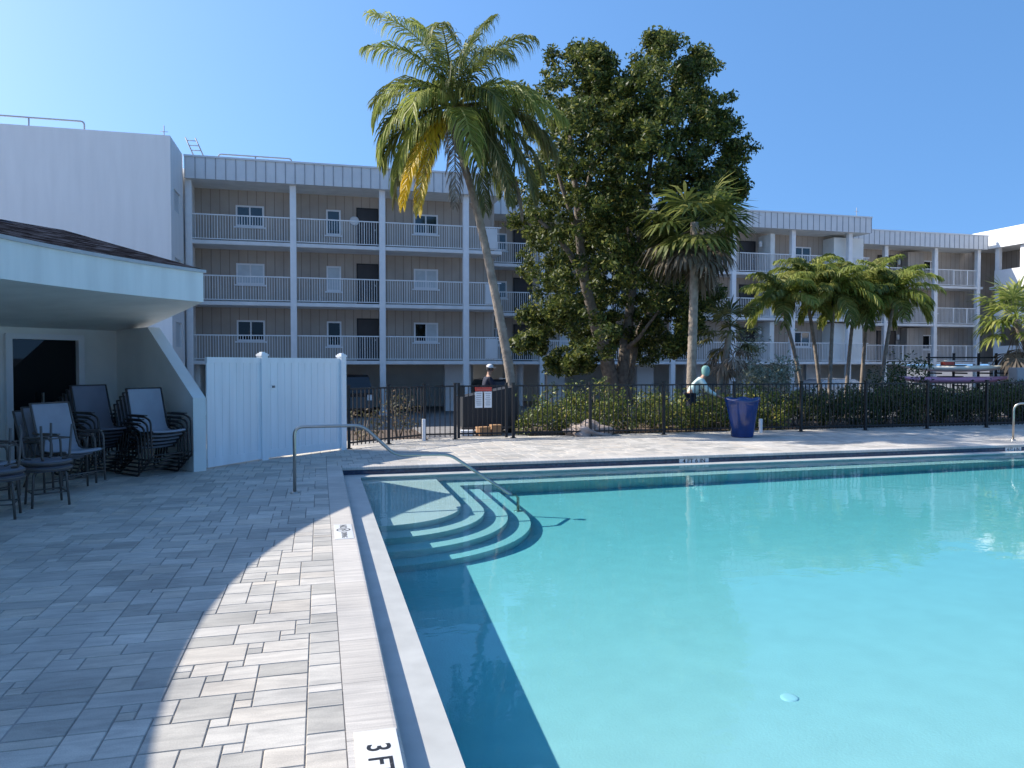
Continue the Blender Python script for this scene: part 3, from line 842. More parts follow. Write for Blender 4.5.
# west wing
W, yw, pl = block('apartment_block', 'grey brown apartment block with white balconies behind the white fence and coconut palm', 36.1, -5.72, 8.8, [-5.62, -1.13, 2.95, 7.01])
for i, z in enumerate(FZ):
    window(W, -3.15, yw, z + .98, 1.2, .92, ['glass', 'blind', 'glass'][i] if i else 'glass_dark', extra=[None, 'blind', None][i])
    window(W, .72, yw, z + .75, .62, 1.15, ['glass_dark', 'blind', 'glass'][i], split=False)
    door(W, 2.35, yw, z, .95, 2.05); sconce(W, 3.05, yw - .12, z + 1.75)
    if i < 2: window(W, 5.25, yw, z + .98, 1.15, .92, ['glass_dark', 'blind'][i], extra=['blind', 'blind'][i])
    else: window(W, 5.25, yw, z + .98, 1.15, .92, 'glass')
    m = MB(); m.box(8.0, 8.6, 36.12, 36.155, z + .12, z + 1.1); pl(m.build('screen', M['metal_panel'], W))
    m = MB(); m.box(-5.6, -5.5, 36.12, 36.16, z + .1, z + 1.15); pl(m.build('end_post', M['column'], W))
m = MB(); m.lathe([(0, 0), (.2, 0), (.23, .04), (.2, .08), (0, .09)], n=20); o = m.build('round_plaque', M['white_paint'], W); o.rotation_euler = (PI / 2, 0, 0); o.location = Vector((1.72, yw - .01, FZ[2] + 1.45)) - W.location
# ground floor white storage walls
for (a, b) in ((6.35, 7.75),):
    m = MB(); m.box(a, b, 38.6, 38.9, G, FZ[0] - .17); pl(m.build('storage_wall', M['wing_white'], W))
m = MB(); m.box(-5.6, -5.3, 36.7, 43, G, FZ[0] - .17); pl(m.build('end_wall', M['pav_wall'], W))

# middle block behind the trees, set back
Mi, yw, pl = block('apartment_block', 'apartment block set back behind the big dark tree, ending at a stepped roof corner', 40.4, 8.85, 34.0, [12.2, 16.25, 20.3, 24.3, 28.4, 32.5], roofx=(8.85, 33.75), over=.4)
for i, z in enumerate(FZ):
    for k, x in enumerate((9.9, 14.4, 18.2, 30.15)):
        window(Mi, x, yw, z + .98, 1.2, .92, ['glass_dark', 'blind', 'glass'][(i + k) % 3], extra='glass')
    for x in (11.5, 16.9, 21.5, 26.2): door(Mi, x, yw, z, 1.0, 2.1)
    m = MB(); m.box(27.0, 27.3, 40.7, 42, z, z + 2.45); pl(m.build('fin_wall', M['pav_wall'], Mi))
    m = MB(); m.box(31.7, 33.9, 40.9, 41.98, z, z + 2.45); pl(m.build('fin_wall', M['pav_wall'], Mi))
    sconce(Mi, 26.75, 41.4, z + 1.7)
for a in (13.2, 19.0, 22.3, 26.3, 31.0):
    m = MB(); m.box(a, a + 1.1, 42.6, 42.9, G, FZ[0] - .17); pl(m.build('storage_wall', M['wing_white'], Mi))
for a in (10.6, 11.4):
    m = MB(); m.lathe([(.22, 0), (.22, FZ[0] - .18 - G)], c=(a, 42.3, G), n=16); pl(m.build('column', M['column'], Mi))

# east block, stepped back again
Ea, yw, pl = block('apartment_block', 'apartment block with taupe bays behind the feathery palms, next to the white wing', 44.0, 34.05, 46.7, [38.35, 42.55, 46.3], over=.4)
for i, z in enumerate(FZ):
    window(Ea, 43.6, yw, z + .95, 1.25, 1.0, 'glass_dark', extra='glass'); window(Ea, 35.4, yw, z + .95, .9, 1.0, 'blind', split=False)
    door(Ea, 39.8, yw - .02, z, 1.5, 2.2); sconce(Ea, 40.75, yw - .1, z + 1.6)
    m = MB(); m.box(41.0, 42.4, 44.9, yw - .01, z, z + 2.45); pl(m.build('bay_wall', M['siding'], Ea))
    for x in (39.9, 44.2, 45.4): pl(MB().box(x - .04, x + .04, 44.06, 44.1, z + .1, z + 1.18).build('railing_post', M['column'], Ea))

pl(MB().box(46.72, 49.58, yw + .01, yw + 9, FZ[0] - .15, ROOF0 + .25).build('return_wall', M['siding'], Ea))
# wing turned towards the pool, its west side in full sun
Wg = thing('apartment_wing', 'white wing at the far right turned towards the pool with sunlit solid parapets', 'building', (49, 34, G))
def pl(o): o.location = -Wg.location; return o
m = MB(); m.box(49.6, 58, 18, 46, G, ROOF1 + .3); pl(m.build('wall', M['siding'], Wg))
m = MB(); m.box(47.25, 58, 18, 46.0, ROOF0 + .12, ROOF1 + .45); pl(m.build('parapet', M['wing_white'], Wg))
m = MB(); m.box(48.6, 58.1, 18, 46.2, ROOF1 + .47, ROOF1 + .72); pl(m.build('roof_kerb', M['wing_white'], Wg))
for z in FZ:
    m = MB(); m.box(47.3, 49.58, 18, 44.0, z - .2, z + .0); pl(m.build('walkway', M['slab'], Wg))
    m = MB(); m.box(47.3, 47.45, 18, 43.6, z + .004, z + 1.15); pl(m.build('balcony_wall', M['wing_white'], Wg))
for y in (43.6, 41.6, 38.0, 34, 30, 26, 22):
    m = MB(); m.bbox(47.5, 47.8, y - .15, y + .15, G, ROOF0 + .118, .012); pl(m.build('column', M['column'], Wg))
for z in FZ:
    for y in (42.6, 39.6, 36, 32, 28):
        m = MB(); m.box(49.55, 49.598, y - .6, y + .6, z + .2, z + 2.1); pl(m.build('window', M['glass'], Wg))

# stair tower, blank stucco towards the camera
St = thing('stair_tower', 'tall blank white stucco stair block at the upper left behind the clubhouse roof', 'building', (-11, 34.5, G))
def pl(o): o.location = -St.location; return o
m = MB(); m.box(-22, -5.95, 33.0, 33.25, G, 10.95); m.box(-22, -21.7, 33.25, 44, G, 10.95)
pl(m.build('wall', M['stucco'], St))
m = MB()
zs = [(G, 2.4), (3.45, 5.3), (6.15, 8.1), (9.0, 10.95)]
for a, b in zs: m.box(-5.95, -5.8, 33.0, 35.85, a, b)
for y0_, y1_ in ((33.0, 33.75), (35.15, 35.85)):
    for (a, b), (c_, d_) in zip(zs[:-1], zs[1:]): m.box(-5.95, -5.802, y0_, y1_, b, c_)
pl(m.build('side_wall', M['stucco'], St))
for (a, b), (c_, d_) in zip(zs[:-1], zs[1:]):
    m = MB(); m.box(-5.9, -5.86, 33.75, 35.15, b, c_); pl(m.build('opening_sky_pane', M['blind'], St))  # pale pane added, its colour stands for the sky light in the opening
m = MB(); m.box(-22, -5.6, 36.9, 44, G, 10.6); m.box(-21.7, -5.96, 33.26, 36.8, 10.2, 10.5); pl(m.build('core', M['stucco'], St))

# rooftop pieces
def roof_rail(name, label, p, L, r=.02, h=.45, axis=(1, 0)):
    t = thing(name, label, 'railing', p)
    m = MB(); m.tube(smooth([(0, 0, 0), (0, 0, h), (L * axis[0], L * axis[1], h), (L * axis[0], L * axis[1], 0)], .15), .035, 8); m.build('top_bar', M['galv'], t)
    k = L * .5
    m = MB(); m.tube([(k * axis[0], k * axis[1], 0), (k * axis[0], k * axis[1], h)], .03, 8); m.build('post', M['galv'], t)
    m = MB(); m.tube([(0, 0, h * .5), (L * axis[0], L * axis[1], h * .5)], .025, 8); m.build('mid_bar', M['galv'], t)
    return t
roof_rail('roof_guardrail', 'thin metal guardrail on top of the white stair block', (-13.2, 34.0, 10.5), 4.0, h=1.05)
roof_rail('roof_guardrail', 'thin metal guardrail on the grey block roof above its first bay', (-4.45, 37.0, ROOF1 - .14), 3.25, h=.6)
ld = thing('roof_ladder', 'leaning metal lattice of a roof access ladder on the roof corner beside the stair block', 'ladder', (-5.3, 36.5, ROOF1 - .14))
for sy in (0, .42):
    m = MB(); m.tube([(sy, 0, 0), (sy - .5, .1, 1.15)], .03, 6); m.build('side_rail', M['galv'], ld)
for k in range(5):
    m = MB(); t_ = .12 + k * .19; m.tube([(-.5 * t_, .1 * t_, 1.15 * t_), (.42 - .5 * t_, .1 * t_, 1.15 * t_)], .02, 6); m.build('rung', M['galv'], ld)
for nm, lb, p in (('roof_antenna', 'thin antenna rod at the edge of the white stair block roof', (-6.1, 33.4, 10.5)), ('roof_antenna', 'thin antenna rod on the roof corner above the feathery palms', (33.6, 41.2, 10.8))):
    m = MB(); m.tube([(0, 0, 0), (0, 0, .95)], .02, 6); m.tube([(-.15, 0, .7), (.15, 0, .7)], .012, 6); o = m.build(nm, M['galv']); o.location = p; tag(o, lb, 'antenna')

# ---------------------------------------------------------------- foliage
def unit(v): return v / (np.linalg.norm(v, axis=-1, keepdims=True) + 1e-9)
def leaf_cloud(centers, radii, per, size, squash=.9, shell=.55, lean=.3):
    """leaf quads scattered through a set of clumps; returns quads and rnd"""
    P = []; 
    for (c, r) in zip(centers, radii):
        k = int(per * r * r)
        d = unit(rng.normal(size=(k, 3))); rad = r * (shell + (1 - shell) * rng.random((k, 1)) ** .6) * (rng.random((k, 1)) ** .15)
        q = d * rad; q[:, 2] *= squash
        P.append(np.array(c) + q)
    P = np.concatenate(P); k = len(P)
    nrm = unit(rng.normal(size=(k, 3)) + np.array([0, 0, .6]))
    a = unit(np.cross(nrm, rng.normal(size=(k, 3)))); b = np.cross(nrm, a)
    s = size * (.65 + .7 * rng.random((k, 1)))
    L = s; Wd = s * .42
    Q = np.stack([P - a * L * .5, P + b * Wd * .5 - a * L * .02, P + a * L * .5 - nrm * L * .12, P - b * Wd * .5 - a * L * .02], axis=1)
    return Q, rng.random(k)

M['leaf_dark'] = leaf_mat('leaf_dark', [(0, (.022, .042, .009)), (.5, (.055, .082, .017)), (.8, (.13, .155, .028)), (1, (.27, .26, .05))], .5, .33, .35)
M['leaf_hedge'] = leaf_mat('leaf_hedge', [(0, (.045, .075, .015)), (.5, (.10, .145, .028)), (.82, (.22, .25, .05)), (1, (.42, .34, .07))], .45, .25)
M['leaf_dhedge'] = leaf_mat('leaf_dhedge', [(0, (.018, .036, .012)), (.6, (.05, .078, .02)), (1, (.14, .15, .045))], .45, .2)
M['leaf_silver'] = leaf_mat('leaf_silver', [(0, (.16, .19, .13)), (.6, (.30, .34, .25)), (1, (.55, .58, .46))], .6, .15)
M['leaf_dry'] = leaf_mat('leaf_dry', [(0, (.05, .055, .03)), (.6, (.11, .11, .05)), (1, (.20, .12, .07))], .6, .2)
M['frond_green'] = leaf_mat('frond_green', [(0, (.05, .08, .016)), (.5, (.14, .17, .035)), (1, (.33, .32, .09))], .5, .42, .35)
M['frond_light'] = leaf_mat('frond_light', [(0, (.10, .14, .025)), (.5, (.26, .31, .06)), (1, (.52, .50, .15))], .5, .5, .35)
M['frond_yellow'] = leaf_mat('frond_yellow', [(0, (.30, .26, .02)), (.5, (.62, .42, .02)), (1, (.75, .50, .04))], .5, .3)
M['frond_dead'] = leaf_mat('frond_dead', [(0, (.13, .10, .07)), (.5, (.24, .19, .14)), (1, (.38, .32, .25))], .8, .2)
M['frond_dead_shaded'] = leaf_mat('frond_dead_shaded', [(0, (.07, .06, .04)), (.5, (.14, .115, .08)), (1, (.24, .19, .13))], .8, .2)  # darker copy of the dead frond colour, the tree's shade put into it
M['frond_olive'] = leaf_mat('frond_olive', [(0, (.06, .07, .02)), (.5, (.14, .14, .04)), (1, (.28, .22, .08))], .5, .3)

# big dark tree: clump layout in metres relative to the trunk base (lateral, height, radius)
BT = Vector((9.35, 22.6, -.1))
rt = Vector((.968, -.25, 0)); bk = Vector((.25, .968, 0))
cl_ = []
px = [(722,108,20),(730,128,16),(600,64,14),(628,98,24),(650,92,26),(618,140,30),(640,165,30),(630,120,26),(750,180,12),(742,150,14),(572,75,26),(605,82,27),(545,108,28),(560,140,38),(600,120,35),(640,112,32),(668,66,27),(702,82,25),(690,115,35),(718,135,22),(738,172,17),(650,150,40),(600,170,40),(548,185,33),(535,230,24),(580,220,35),(640,200,40),(700,180,36),(728,205,20),(690,240,35),(650,250,40),(600,262,30),(560,282,26),(543,318,18),(570,335,24),(600,305,30),(640,300,32),(680,285,28),(712,262,24),(592,357,17),(566,362,11),(655,330,20),(682,345,16),(625,325,15),(586,55,10),(670,45,12),(708,62,12),(748,188,9),(528,342,9),(712,300,20),(700,325,14)]
D = 24.2; S = D / 745
cen = []; rad = []
for (x, y, r) in px:
    lx = (x - 625) * S; lz = 1.68 + (364 - y) * S; rr_ = r * S
    span = max(0, 3.2 * math.sqrt(max(0, 1 - ((lx) / 4.2) ** 2))) * (1 if y > 90 else .5)
    nlay = 3 if span > 1.2 else 2
    for k in range(nlay):
        if k == 0 and y > 262 and 580 < x < 670: continue      # open front where the trunks show
        dy = (k / (nlay - 1) - .5) * 2 * span * random.uniform(.6, 1)
        f = 1 - abs(dy) / 9
        j = .25 if abs(dy) > .5 else 0
        cen.append(Vector(BT) + rt * (lx * f + random.uniform(-j, j)) + bk * dy + Vector((0, 0, 1.68 + (lz - 1.68) * (f if dy > 0 else 1 + dy / 24) - BT.z))); rad.append(rr_ * random.uniform(.85, 1.05) * (1 if k else 1))
tree = thing('broadleaf_tree', 'big dense dark green broadleaf tree with several pale trunks behind the fence', 'tree', BT)
# break each clump into small twig clusters so the outline stays uneven
c2 = []; r2 = []
for c, r in zip(cen, rad):
    for _ in range(int(9 + 12 * r)):
        d = Vector(rng.normal(size=3)).normalized() * r * (random.random() ** .33) * 1.02
        d.z *= .95; c2.append(tuple(c + d - BT)); r2.append(random.uniform(.18, .40))
Q, rn = leaf_cloud(c2, r2, 700, .15, .8, .1)
# lighter and darker leaves fall at random all over the crown
crown = quads_obj('crown', Q, rn, M['leaf_dark'], tree)
def limb(pts, r0, r1, name='limb', mat='bark', parent=None, n=9, jit=.05, sub=5):
    pts = [Vector(p) for p in pts]; out = []
    for i in range(len(pts) - 1):
        for k in range(sub):
            t = k / sub; p = pts[i].lerp(pts[i + 1], t)
            out.append(p + Vector((random.uniform(-jit, jit), random.uniform(-jit, jit), 0)))
    out.append(pts[-1])
    out2 = [out[0]] + [(out[i - 1] + out[i] * 2 + out[i + 1]) / 4 for i in range(1, len(out) - 1)] + [out[-1]]
    rs = [r0 + (r1 - r0) * i / (len(out2) - 1) for i in range(len(out2))]
    m = MB(); m.tube(out2, rs, n); return m.build(name, M[mat], parent)
def L(x, y, dy=0):  # lateral/height position inside the tree
    return rt * ((x - 625) * S) + bk * dy + Vector((0, 0, 1.68 + (364 - y) * S - BT.z))
limb([L(622, 420), L(620, 385), L(612, 352, -.3), L(600, 325, -.8), L(588, 280, -1.2), L(583, 225, -1.5), L(575, 150, -1.3)], .30, .07, 'trunk', parent=tree)
limb([L(628, 420), L(630, 380, .1), L(634, 350, .1), L(640, 300, .2), L(648, 240, 0), L(660, 150, 0)], .27, .06, 'trunk', parent=tree)
limb([L(634, 420, .3), L(640, 370, .4), L(650, 330, .5), L(680, 280, .8), L(705, 220, 1)], .2, .05, 'trunk', parent=tree)
limb([L(589, 285, -1.2), L(575, 260, -1.5), L(560, 245, -1.8), L(540, 225, -1.8)], .11, .04, 'limb', parent=tree)
limb([L(585, 250, -1.4), L(572, 215, -1.7), L(560, 180, -1.8)], .10, .04, 'limb', parent=tree)
limb([L(583, 225, -1.5), L(592, 190, -1.9), L(598, 150, -1.9)], .09, .03, 'limb', parent=tree)
limb([L(634, 350, .1), L(648, 335, -.5), L(662, 310, -1.0)], .09, .03, 'limb', parent=tree)
limb([L(645, 260, 0), L(630, 200, .5), L(615, 130, .5)], .10, .03, 'limb', parent=tree)

def frond(parent, base, az, el, length, droop, leaf, mat, name='frond', nl=46, width=.035, hang=.5, twist=0, label=None):
    """pinnate frond: arching rachis and narrow leaflets that hang"""
    base = np.array(base, float); h = np.array([math.cos(az), math.sin(az), 0.]); up = np.array([0, 0, 1.])
    side = np.array([-math.sin(az), math.cos(az), 0.])
    npt = 26; pts = [base]; dirs = []
    for k in range(npt):
        s = k / npt; e = el - droop * s ** 1.25
        d = h * math.cos(e) + up * math.sin(e) + side * twist * s; d = d / np.linalg.norm(d); dirs.append(d); pts.append(pts[-1] + d * length / npt)
    dirs.append(dirs[-1])
    quads = []; rn = []
    tone = random.random() * .35
    for k in range(nl):
        s = .13 + .87 * (k + random.random() * .6) / nl; f = min(s, .999) * npt; i = int(f); t = f - i
        p = pts[i] * (1 - t) + pts[i + 1] * t; d = dirs[i]
        ll = leaf * (math.sin(PI * (s * .86 + .10)) ** .6) * random.uniform(.85, 1.1)
        upn = np.cross(d, side); upn = -upn if upn[2] < 0 else upn
        for sg in (-1, 1):
            hg = hang * random.uniform(.35, 1.6)
            d1 = side * sg * .9 + d * (.55 + .5 * s) + upn * .25 - up * hg * .35; d1 /= np.linalg.norm(d1)
            d2 = side * sg * .35 + d * .45 - up * hg * 1.6; d2 /= np.linalg.norm(d2)
            wv_ = np.cross(d1, upn if random.random() < .5 else d); wv_ /= (np.linalg.norm(wv_) + 1e-6); w_ = width * random.uniform(.8, 1.2)
            a = p; b = a + d1 * ll * .45; c = b + (d1 * .35 + d2 * .65) * ll * .33; e_ = c + d2 * ll * .27
            quads.append([a - wv_ * w_ * .3, b - wv_ * w_ * .5, b + wv_ * w_ * .5, a + wv_ * w_ * .3])
            quads.append([b - wv_ * w_ * .5, c - wv_ * w_ * .38, c + wv_ * w_ * .38, b + wv_ * w_ * .5])
            quads.append([c - wv_ * w_ * .38, e_ - wv_ * w_ * .05, e_ + wv_ * w_ * .05, c + wv_ * w_ * .38])
            r_ = tone + random.random() * .65; rn += [r_] * 3
    # rachis as three-sided strip of quads
    for k in range(npt):
        r0 = .028 * (1 - k / npt) + .006; r1 = .028 * (1 - (k + 1) / npt) + .006
        a, b = pts[k], pts[k + 1]; u = np.cross(dirs[k], side)
        ring0 = [a + side * r0, a + u * r0, a - side * r0, a - u * r0]; ring1 = [b + side * r1, b + u * r1, b - side * r1, b - u * r1]
        for q in range(4):
            quads.append([ring0[q], ring0[(q + 1) % 4], ring1[(q + 1) % 4], ring1[q]]); rn.append(.8)
    o = quads_obj(name, np.array(quads), rn, mat, parent)
    if label: o['label'] = label
    return o

def palm_trunk(parent, pts, r0, r1, mat='palm_bark', n=12, rings=.16):
    pts = [Vector(p) for p in pts]; out = []
    for i in range(len(pts) - 1):
        p0 = pts[max(i - 1, 0)]; p1 = pts[i]; p2 = pts[i + 1]; p3 = pts[min(i + 2, len(pts) - 1)]
        for k in range(8):
            t = k / 8
            out.append(.5 * ((2 * p1) + (p2 - p0) * t + (2 * p0 - 5 * p1 + 4 * p2 - p3) * t * t + (3 * p1 - p0 - 3 * p2 + p3) * t ** 3))
    out.append(pts[-1])
    # resample to ringed steps
    tot = sum((out[i + 1] - out[i]).length for i in range(len(out) - 1)); nst = int(tot / (rings / 2)); rs = []; pp = []
    acc = 0; j = 0; seg = (out[1] - out[0]).length
    for k in range(nst + 1):
        s = tot * k / nst
        while s > acc + seg + 1e-6 and j < len(out) - 2: acc += seg; j += 1; seg = (out[j + 1] - out[j]).length
        pp.append(out[j].lerp(out[j + 1], min(1, (s - acc) / seg)))
        f = k / nst; rs.append((r0 + (r1 - r0) * f ** .6) * (1.04 if k % 2 else .96) * (1 + .5 * max(0, .06 - f) / .06))
    m = MB(); m.tube(pp, rs, n); return m.build('trunk', M[mat], parent)

def cylf(o): return o
# tall coconut palm: leans left, crown above the west block
CP = Vector((4.75, 18.35, -.05))
cp = thing('coconut_palm', 'tall leaning coconut palm with shaggy crown and a yellow dying frond', 'palm', CP)
DS = 18.7 / 745
def K(x, y, dy=0): return rt * ((x - 515) * DS) + bk * dy + Vector((0, 0, 1.68 + (364 - y) * DS - CP.z))
palm_trunk(cp, [K(518, 418), K(513, 375), K(503, 320), K(489, 250), (K(476, 195)), K(463, 150), K(458, 112)], .145, .09)
ct = K(457, 106)
m = MB(); m.tube([K(463, 152), K(460, 135), K(457, 108)], [.11, .17, .10], 10); m.build('crownshaft', M['frond_dead'], cp)
rtaz = math.atan2(rt.y, rt.x)
def fr(azd, el, ln, dr, mat='frond_green', leaf=.9, hang=1.35, nl=88, width=.032, tw=0, label=None):
    frond(cp, tuple(ct + Vector((0, 0, random.uniform(-.15, .1)))), rtaz + R(azd), R(el), ln, R(dr), leaf, M[mat], nl=nl, width=width, hang=hang, twist=tw, label=label)
# azimuth measured from image-right, anticlockwise seen from above (90 = away)
specs = [(150, 80, 3.2, 50), (40, 84, 3.2, 45), (185, 66, 3.2, 75), (340, 70, 3.2, 80), (15, 58, 3.4, 95), (160, 52, 3.4, 100), (100, 60, 3.0, 80), (260, 72, 2.9, 85), (205, 76, 3.0, 60), (300, 60, 3.1, 100),
         (188, 40, 3.4, 118), (172, 26, 3.3, 112), (350, 34, 3.3, 100), (5, 16, 3.5, 82), (235, 34, 3.1, 118), (300, 28, 3.1, 112), (70, 30, 3.2, 100), (120, 20, 3.2, 105),
         (192, 4, 3.5, 92), (165, -8, 3.2, 78), (345, -5, 3.3, 84), (20, -20, 3.1, 68), (280, -5, 3.0, 88), (320, -25, 3.2, 62), (225, -20, 3.1, 68), (50, -10, 3.2, 80), (180, -22, 3.2, 66)]
for i, (a_, e_, l_, d_) in enumerate(specs): fr(a_ + random.uniform(-8, 8), e_, l_ * (random.uniform(.74, .88) if e_ < 60 else random.uniform(1.06, 1.16) if e_ > 75 else random.uniform(.84, .95)), d_ * 1.12, 'frond_green' if i % 2 else 'frond_light', tw=random.uniform(-.5, .5))
fr(226, -40, 3.3, 46, 'frond_yellow', leaf=.62, hang=1.3, label='bright yellow dying frond hanging down')
fr(240, -46, 3.4, 40, 'frond_yellow', leaf=.55, hang=1.3, label='bright yellow dying frond hanging down')
fr(190, -36, 2.9, 50, 'frond_olive', leaf=.8, hang=1.6)
fr(275, -46, 3.2, 42, 'frond_dead', leaf=.6, hang=1.7, label='dry brown hanging frond')
fr(335, -18, 3.5, 70, 'frond_olive', leaf=.8, hang=1.7, label='drooping olive brown frond')
fr(318, -30, 3.4, 58, 'frond_olive', leaf=.8, hang=1.7, label='drooping olive brown frond')
fr(345, -34, 3.3, 54, 'frond_dead', leaf=.6, hang=1.7, label='dry brown hanging frond')
fr(305, -45, 3.2, 42, 'frond_olive', leaf=.7, hang=1.7)
fr(355, -15, 3.4, 66, 'frond_olive', leaf=.8, hang=1.5)
fr(215, -58, 2.6, 28, 'frond_dead', leaf=.5, hang=1.6, label='dry brown hanging frond')
fr(8, 26, 3.1, 74, 'frond_light', leaf=1.0, hang=1.7)
fr(2, 10, 3.1, 82, 'frond_olive', leaf=1.0, hang=1.7)
m = MB()
for k in range(7):
    a = 2 * PI * k / 7; c = ct + Vector((math.cos(a) * .2, math.sin(a) * .2, -.25 - .08 * (k % 2)))
    m = MB(); m.lathe([(0, -.12), (.07, -.09), (.1, 0), (.08, .08), (0, .12)], c=c, n=10); m.build('coconut', M['frond_olive'], cp)

def fan_leaf(quads, rn, base, az, el, pet, fan, hang, n=22, tone=0.):
    base = np.array(base, float); h = np.array([math.cos(az), math.sin(az), 0.]); up = np.array([0, 0, 1.])
    side = np.array([-math.sin(az), math.cos(az), 0.])
    d = h * math.cos(el) + up * math.sin(el)
    c = base + d * pet - up * pet * .12 * hang
    u = np.cross(side, d)
    r = .014
    quads.append([base - side * r, c - side * r, c + side * r, base + side * r]); rn.append(.5)
    quads.append([base - u * r, c - u * r, c + u * r, base + u * r]); rn.append(.5)
    for k in range(n):
        t = -1.9 + 3.8 * k / (n - 1)
        s = d * math.cos(t) + side * math.sin(t); s = s + u * (-.10 + .2 * (k % 2)) - up * hang * .25; s /= np.linalg.norm(s)
        ll = fan * (1 - .28 * abs(t) / 1.9) * random.uniform(.88, 1.08)
        pd = np.cross(s, u); pd /= np.linalg.norm(pd) + 1e-6; w_ = fan * .055
        m1 = c + s * ll * .6; s2 = s - up * hang * random.uniform(.5, 1.1); s2 /= np.linalg.norm(s2); e_ = m1 + s2 * ll * .42
        r_ = tone + random.random() * (1 - tone) * .9
        quads.append([c, m1 - pd * w_, m1 + pd * w_, c]); rn.append(r_)
        quads.append([m1 - pd * w_, e_ - pd * w_ * .1, e_ + pd * w_ * .1, m1 + pd * w_]); rn.append(r_)

def fan_palm(name, label, loc, pts, r0, r1, nlive, ndead, fan, pet, group=None, live='frond_green', dead='frond_dead', elmax=75, skirt=(-82, -40)):
    t = thing(name, label, 'palm', loc, 0, group)
    palm_trunk(t, pts, r0, r1)
    c = Vector(pts[-1])
    for k in range(nlive):
        q = []; r_ = []
        fan_leaf(q, r_, c + Vector((0, 0, random.uniform(-.1, .2))), 2.4 * k + random.random(), R(elmax - (elmax + 35) * (k / nlive) ** .8), pet * random.uniform(.8, 1.15), fan * random.uniform(.85, 1.1), .55 + .5 * k / nlive)
        quads_obj('frond', np.array(q), r_, M[live], t)
    for k in range(ndead):
        q = []; r_ = []
        fan_leaf(q, r_, c + Vector((0, 0, random.uniform(-.6, -.1))), 2.4 * k + random.random(), R(random.uniform(*skirt)), pet * random.uniform(.7, 1.1), fan * random.uniform(.7, 1.0), 1.6, n=16)
        o = quads_obj('frond', np.array(q), r_, M[dead], t); o['label'] = 'dead grey brown frond hanging in the skirt'
    return t
def at(px_, py_, d):   # point at a chosen distance from the standing point
    u = (px_ - 512) / 745
    return Vector((d * (.25 + .968 * u), d * (.968 - .25 * u), 1.68 + (364 - py_) * d / 745))
b0 = at(690, 364, 20.2); b0.z = -.05
fp = fan_palm('cabbage_palm', 'old fan palm with a shaggy skirt of dead fronds in front of the dark tree', b0, [(0, 0, -.1), (.05, 0, 1.5), (.1, 0, 3.4), (.12, 0, 5.55)], .14, .11, 26, 22, .95, .85, elmax=56, dead='frond_dead_shaded', skirt=(-75, -10))
b0 = at(722, 364, 21.5); b0.z = -.05
fan_palm('cabbage_palm', 'short leaning fan palm with browned fronds right of the dark tree', b0, [(-.35, 0, -.1), (-.1, 0, 1), (.15, 0, 2.1), (.25, 0, 2.6)], .1, .08, 12, 8, .6, .6, live='frond_olive', skirt=(-60, -5))
b0 = at(1022, 364, 25); b0.z = -.05
fan_palm('cabbage_palm', 'yellow green fan palm with a leaning trunk at the right edge', b0, [(1.0, 0, -.1), (.75, 0, 1.0), (.25, 0, 2.2), (-.3, 0, 3.2)], .14, .11, 24, 6, .85, .75, live='frond_light')

# feathery palm clump on the right
protos = []
def feather_palm(loc, h, lean, seed, label):
    random.seed(seed)
    t = thing('feather_palm', label, 'palm', loc, 0, 'slim feathery palms in the clump behind the right fence')
    top = Vector((lean[0], lean[1], h))
    palm_trunk(t, [(0, 0, -.1), (lean[0] * .25, lean[1] * .25, h * .35), (lean[0] * .6, lean[1] * .6, h * .7), top], .085, .06, rings=.22)
    m = MB(); m.tube([top, top + Vector((lean[0], lean[1], h)).normalized() * .45], [.085, .05], 10); m.build('crownshaft', M['frond_green'], t)
    c = top + Vector((0, 0, .4))
    nf = 21
    for k in range(nf):
        frond(t, c, 2.4 * k + random.random() * .5, R(84 - 88 * (k / nf) ** 1.1), random.uniform(1.55, 2.0), R(random.uniform(70, 105)), .64, M['frond_light' if k % 4 else 'frond_green'], nl=46, width=.052, hang=.8)
    return t
for i, (bx, tx, ty, d, lab) in enumerate(((809, 783, 300, 27.0, 'leftmost slim feathery palm, trunk leaning left'), (824, 806, 284, 28.0, 'slim feathery palm with a pale trunk, second in the clump'), (829, 833, 294, 26.4, 'slim feathery palm leaning slightly right in the middle of the clump'), (845, 853, 302, 27.5, 'short slim feathery palm right of the clump middle'), (860, 868, 291, 28.4, 'slim feathery palm with a dark trunk near the clump right side'), (878, 892, 297, 27.2, 'rightmost slim feathery palm, crown over the dark shrub'))):
    b_ = at(bx, 364, d); b_.z = G; t_ = at(tx, ty + 12, d + random.uniform(-.4, .4))
    feather_palm(b_, t_.z - G, (t_.x - b_.x, t_.y - b_.y), 20 + i, lab)
random.seed(11)

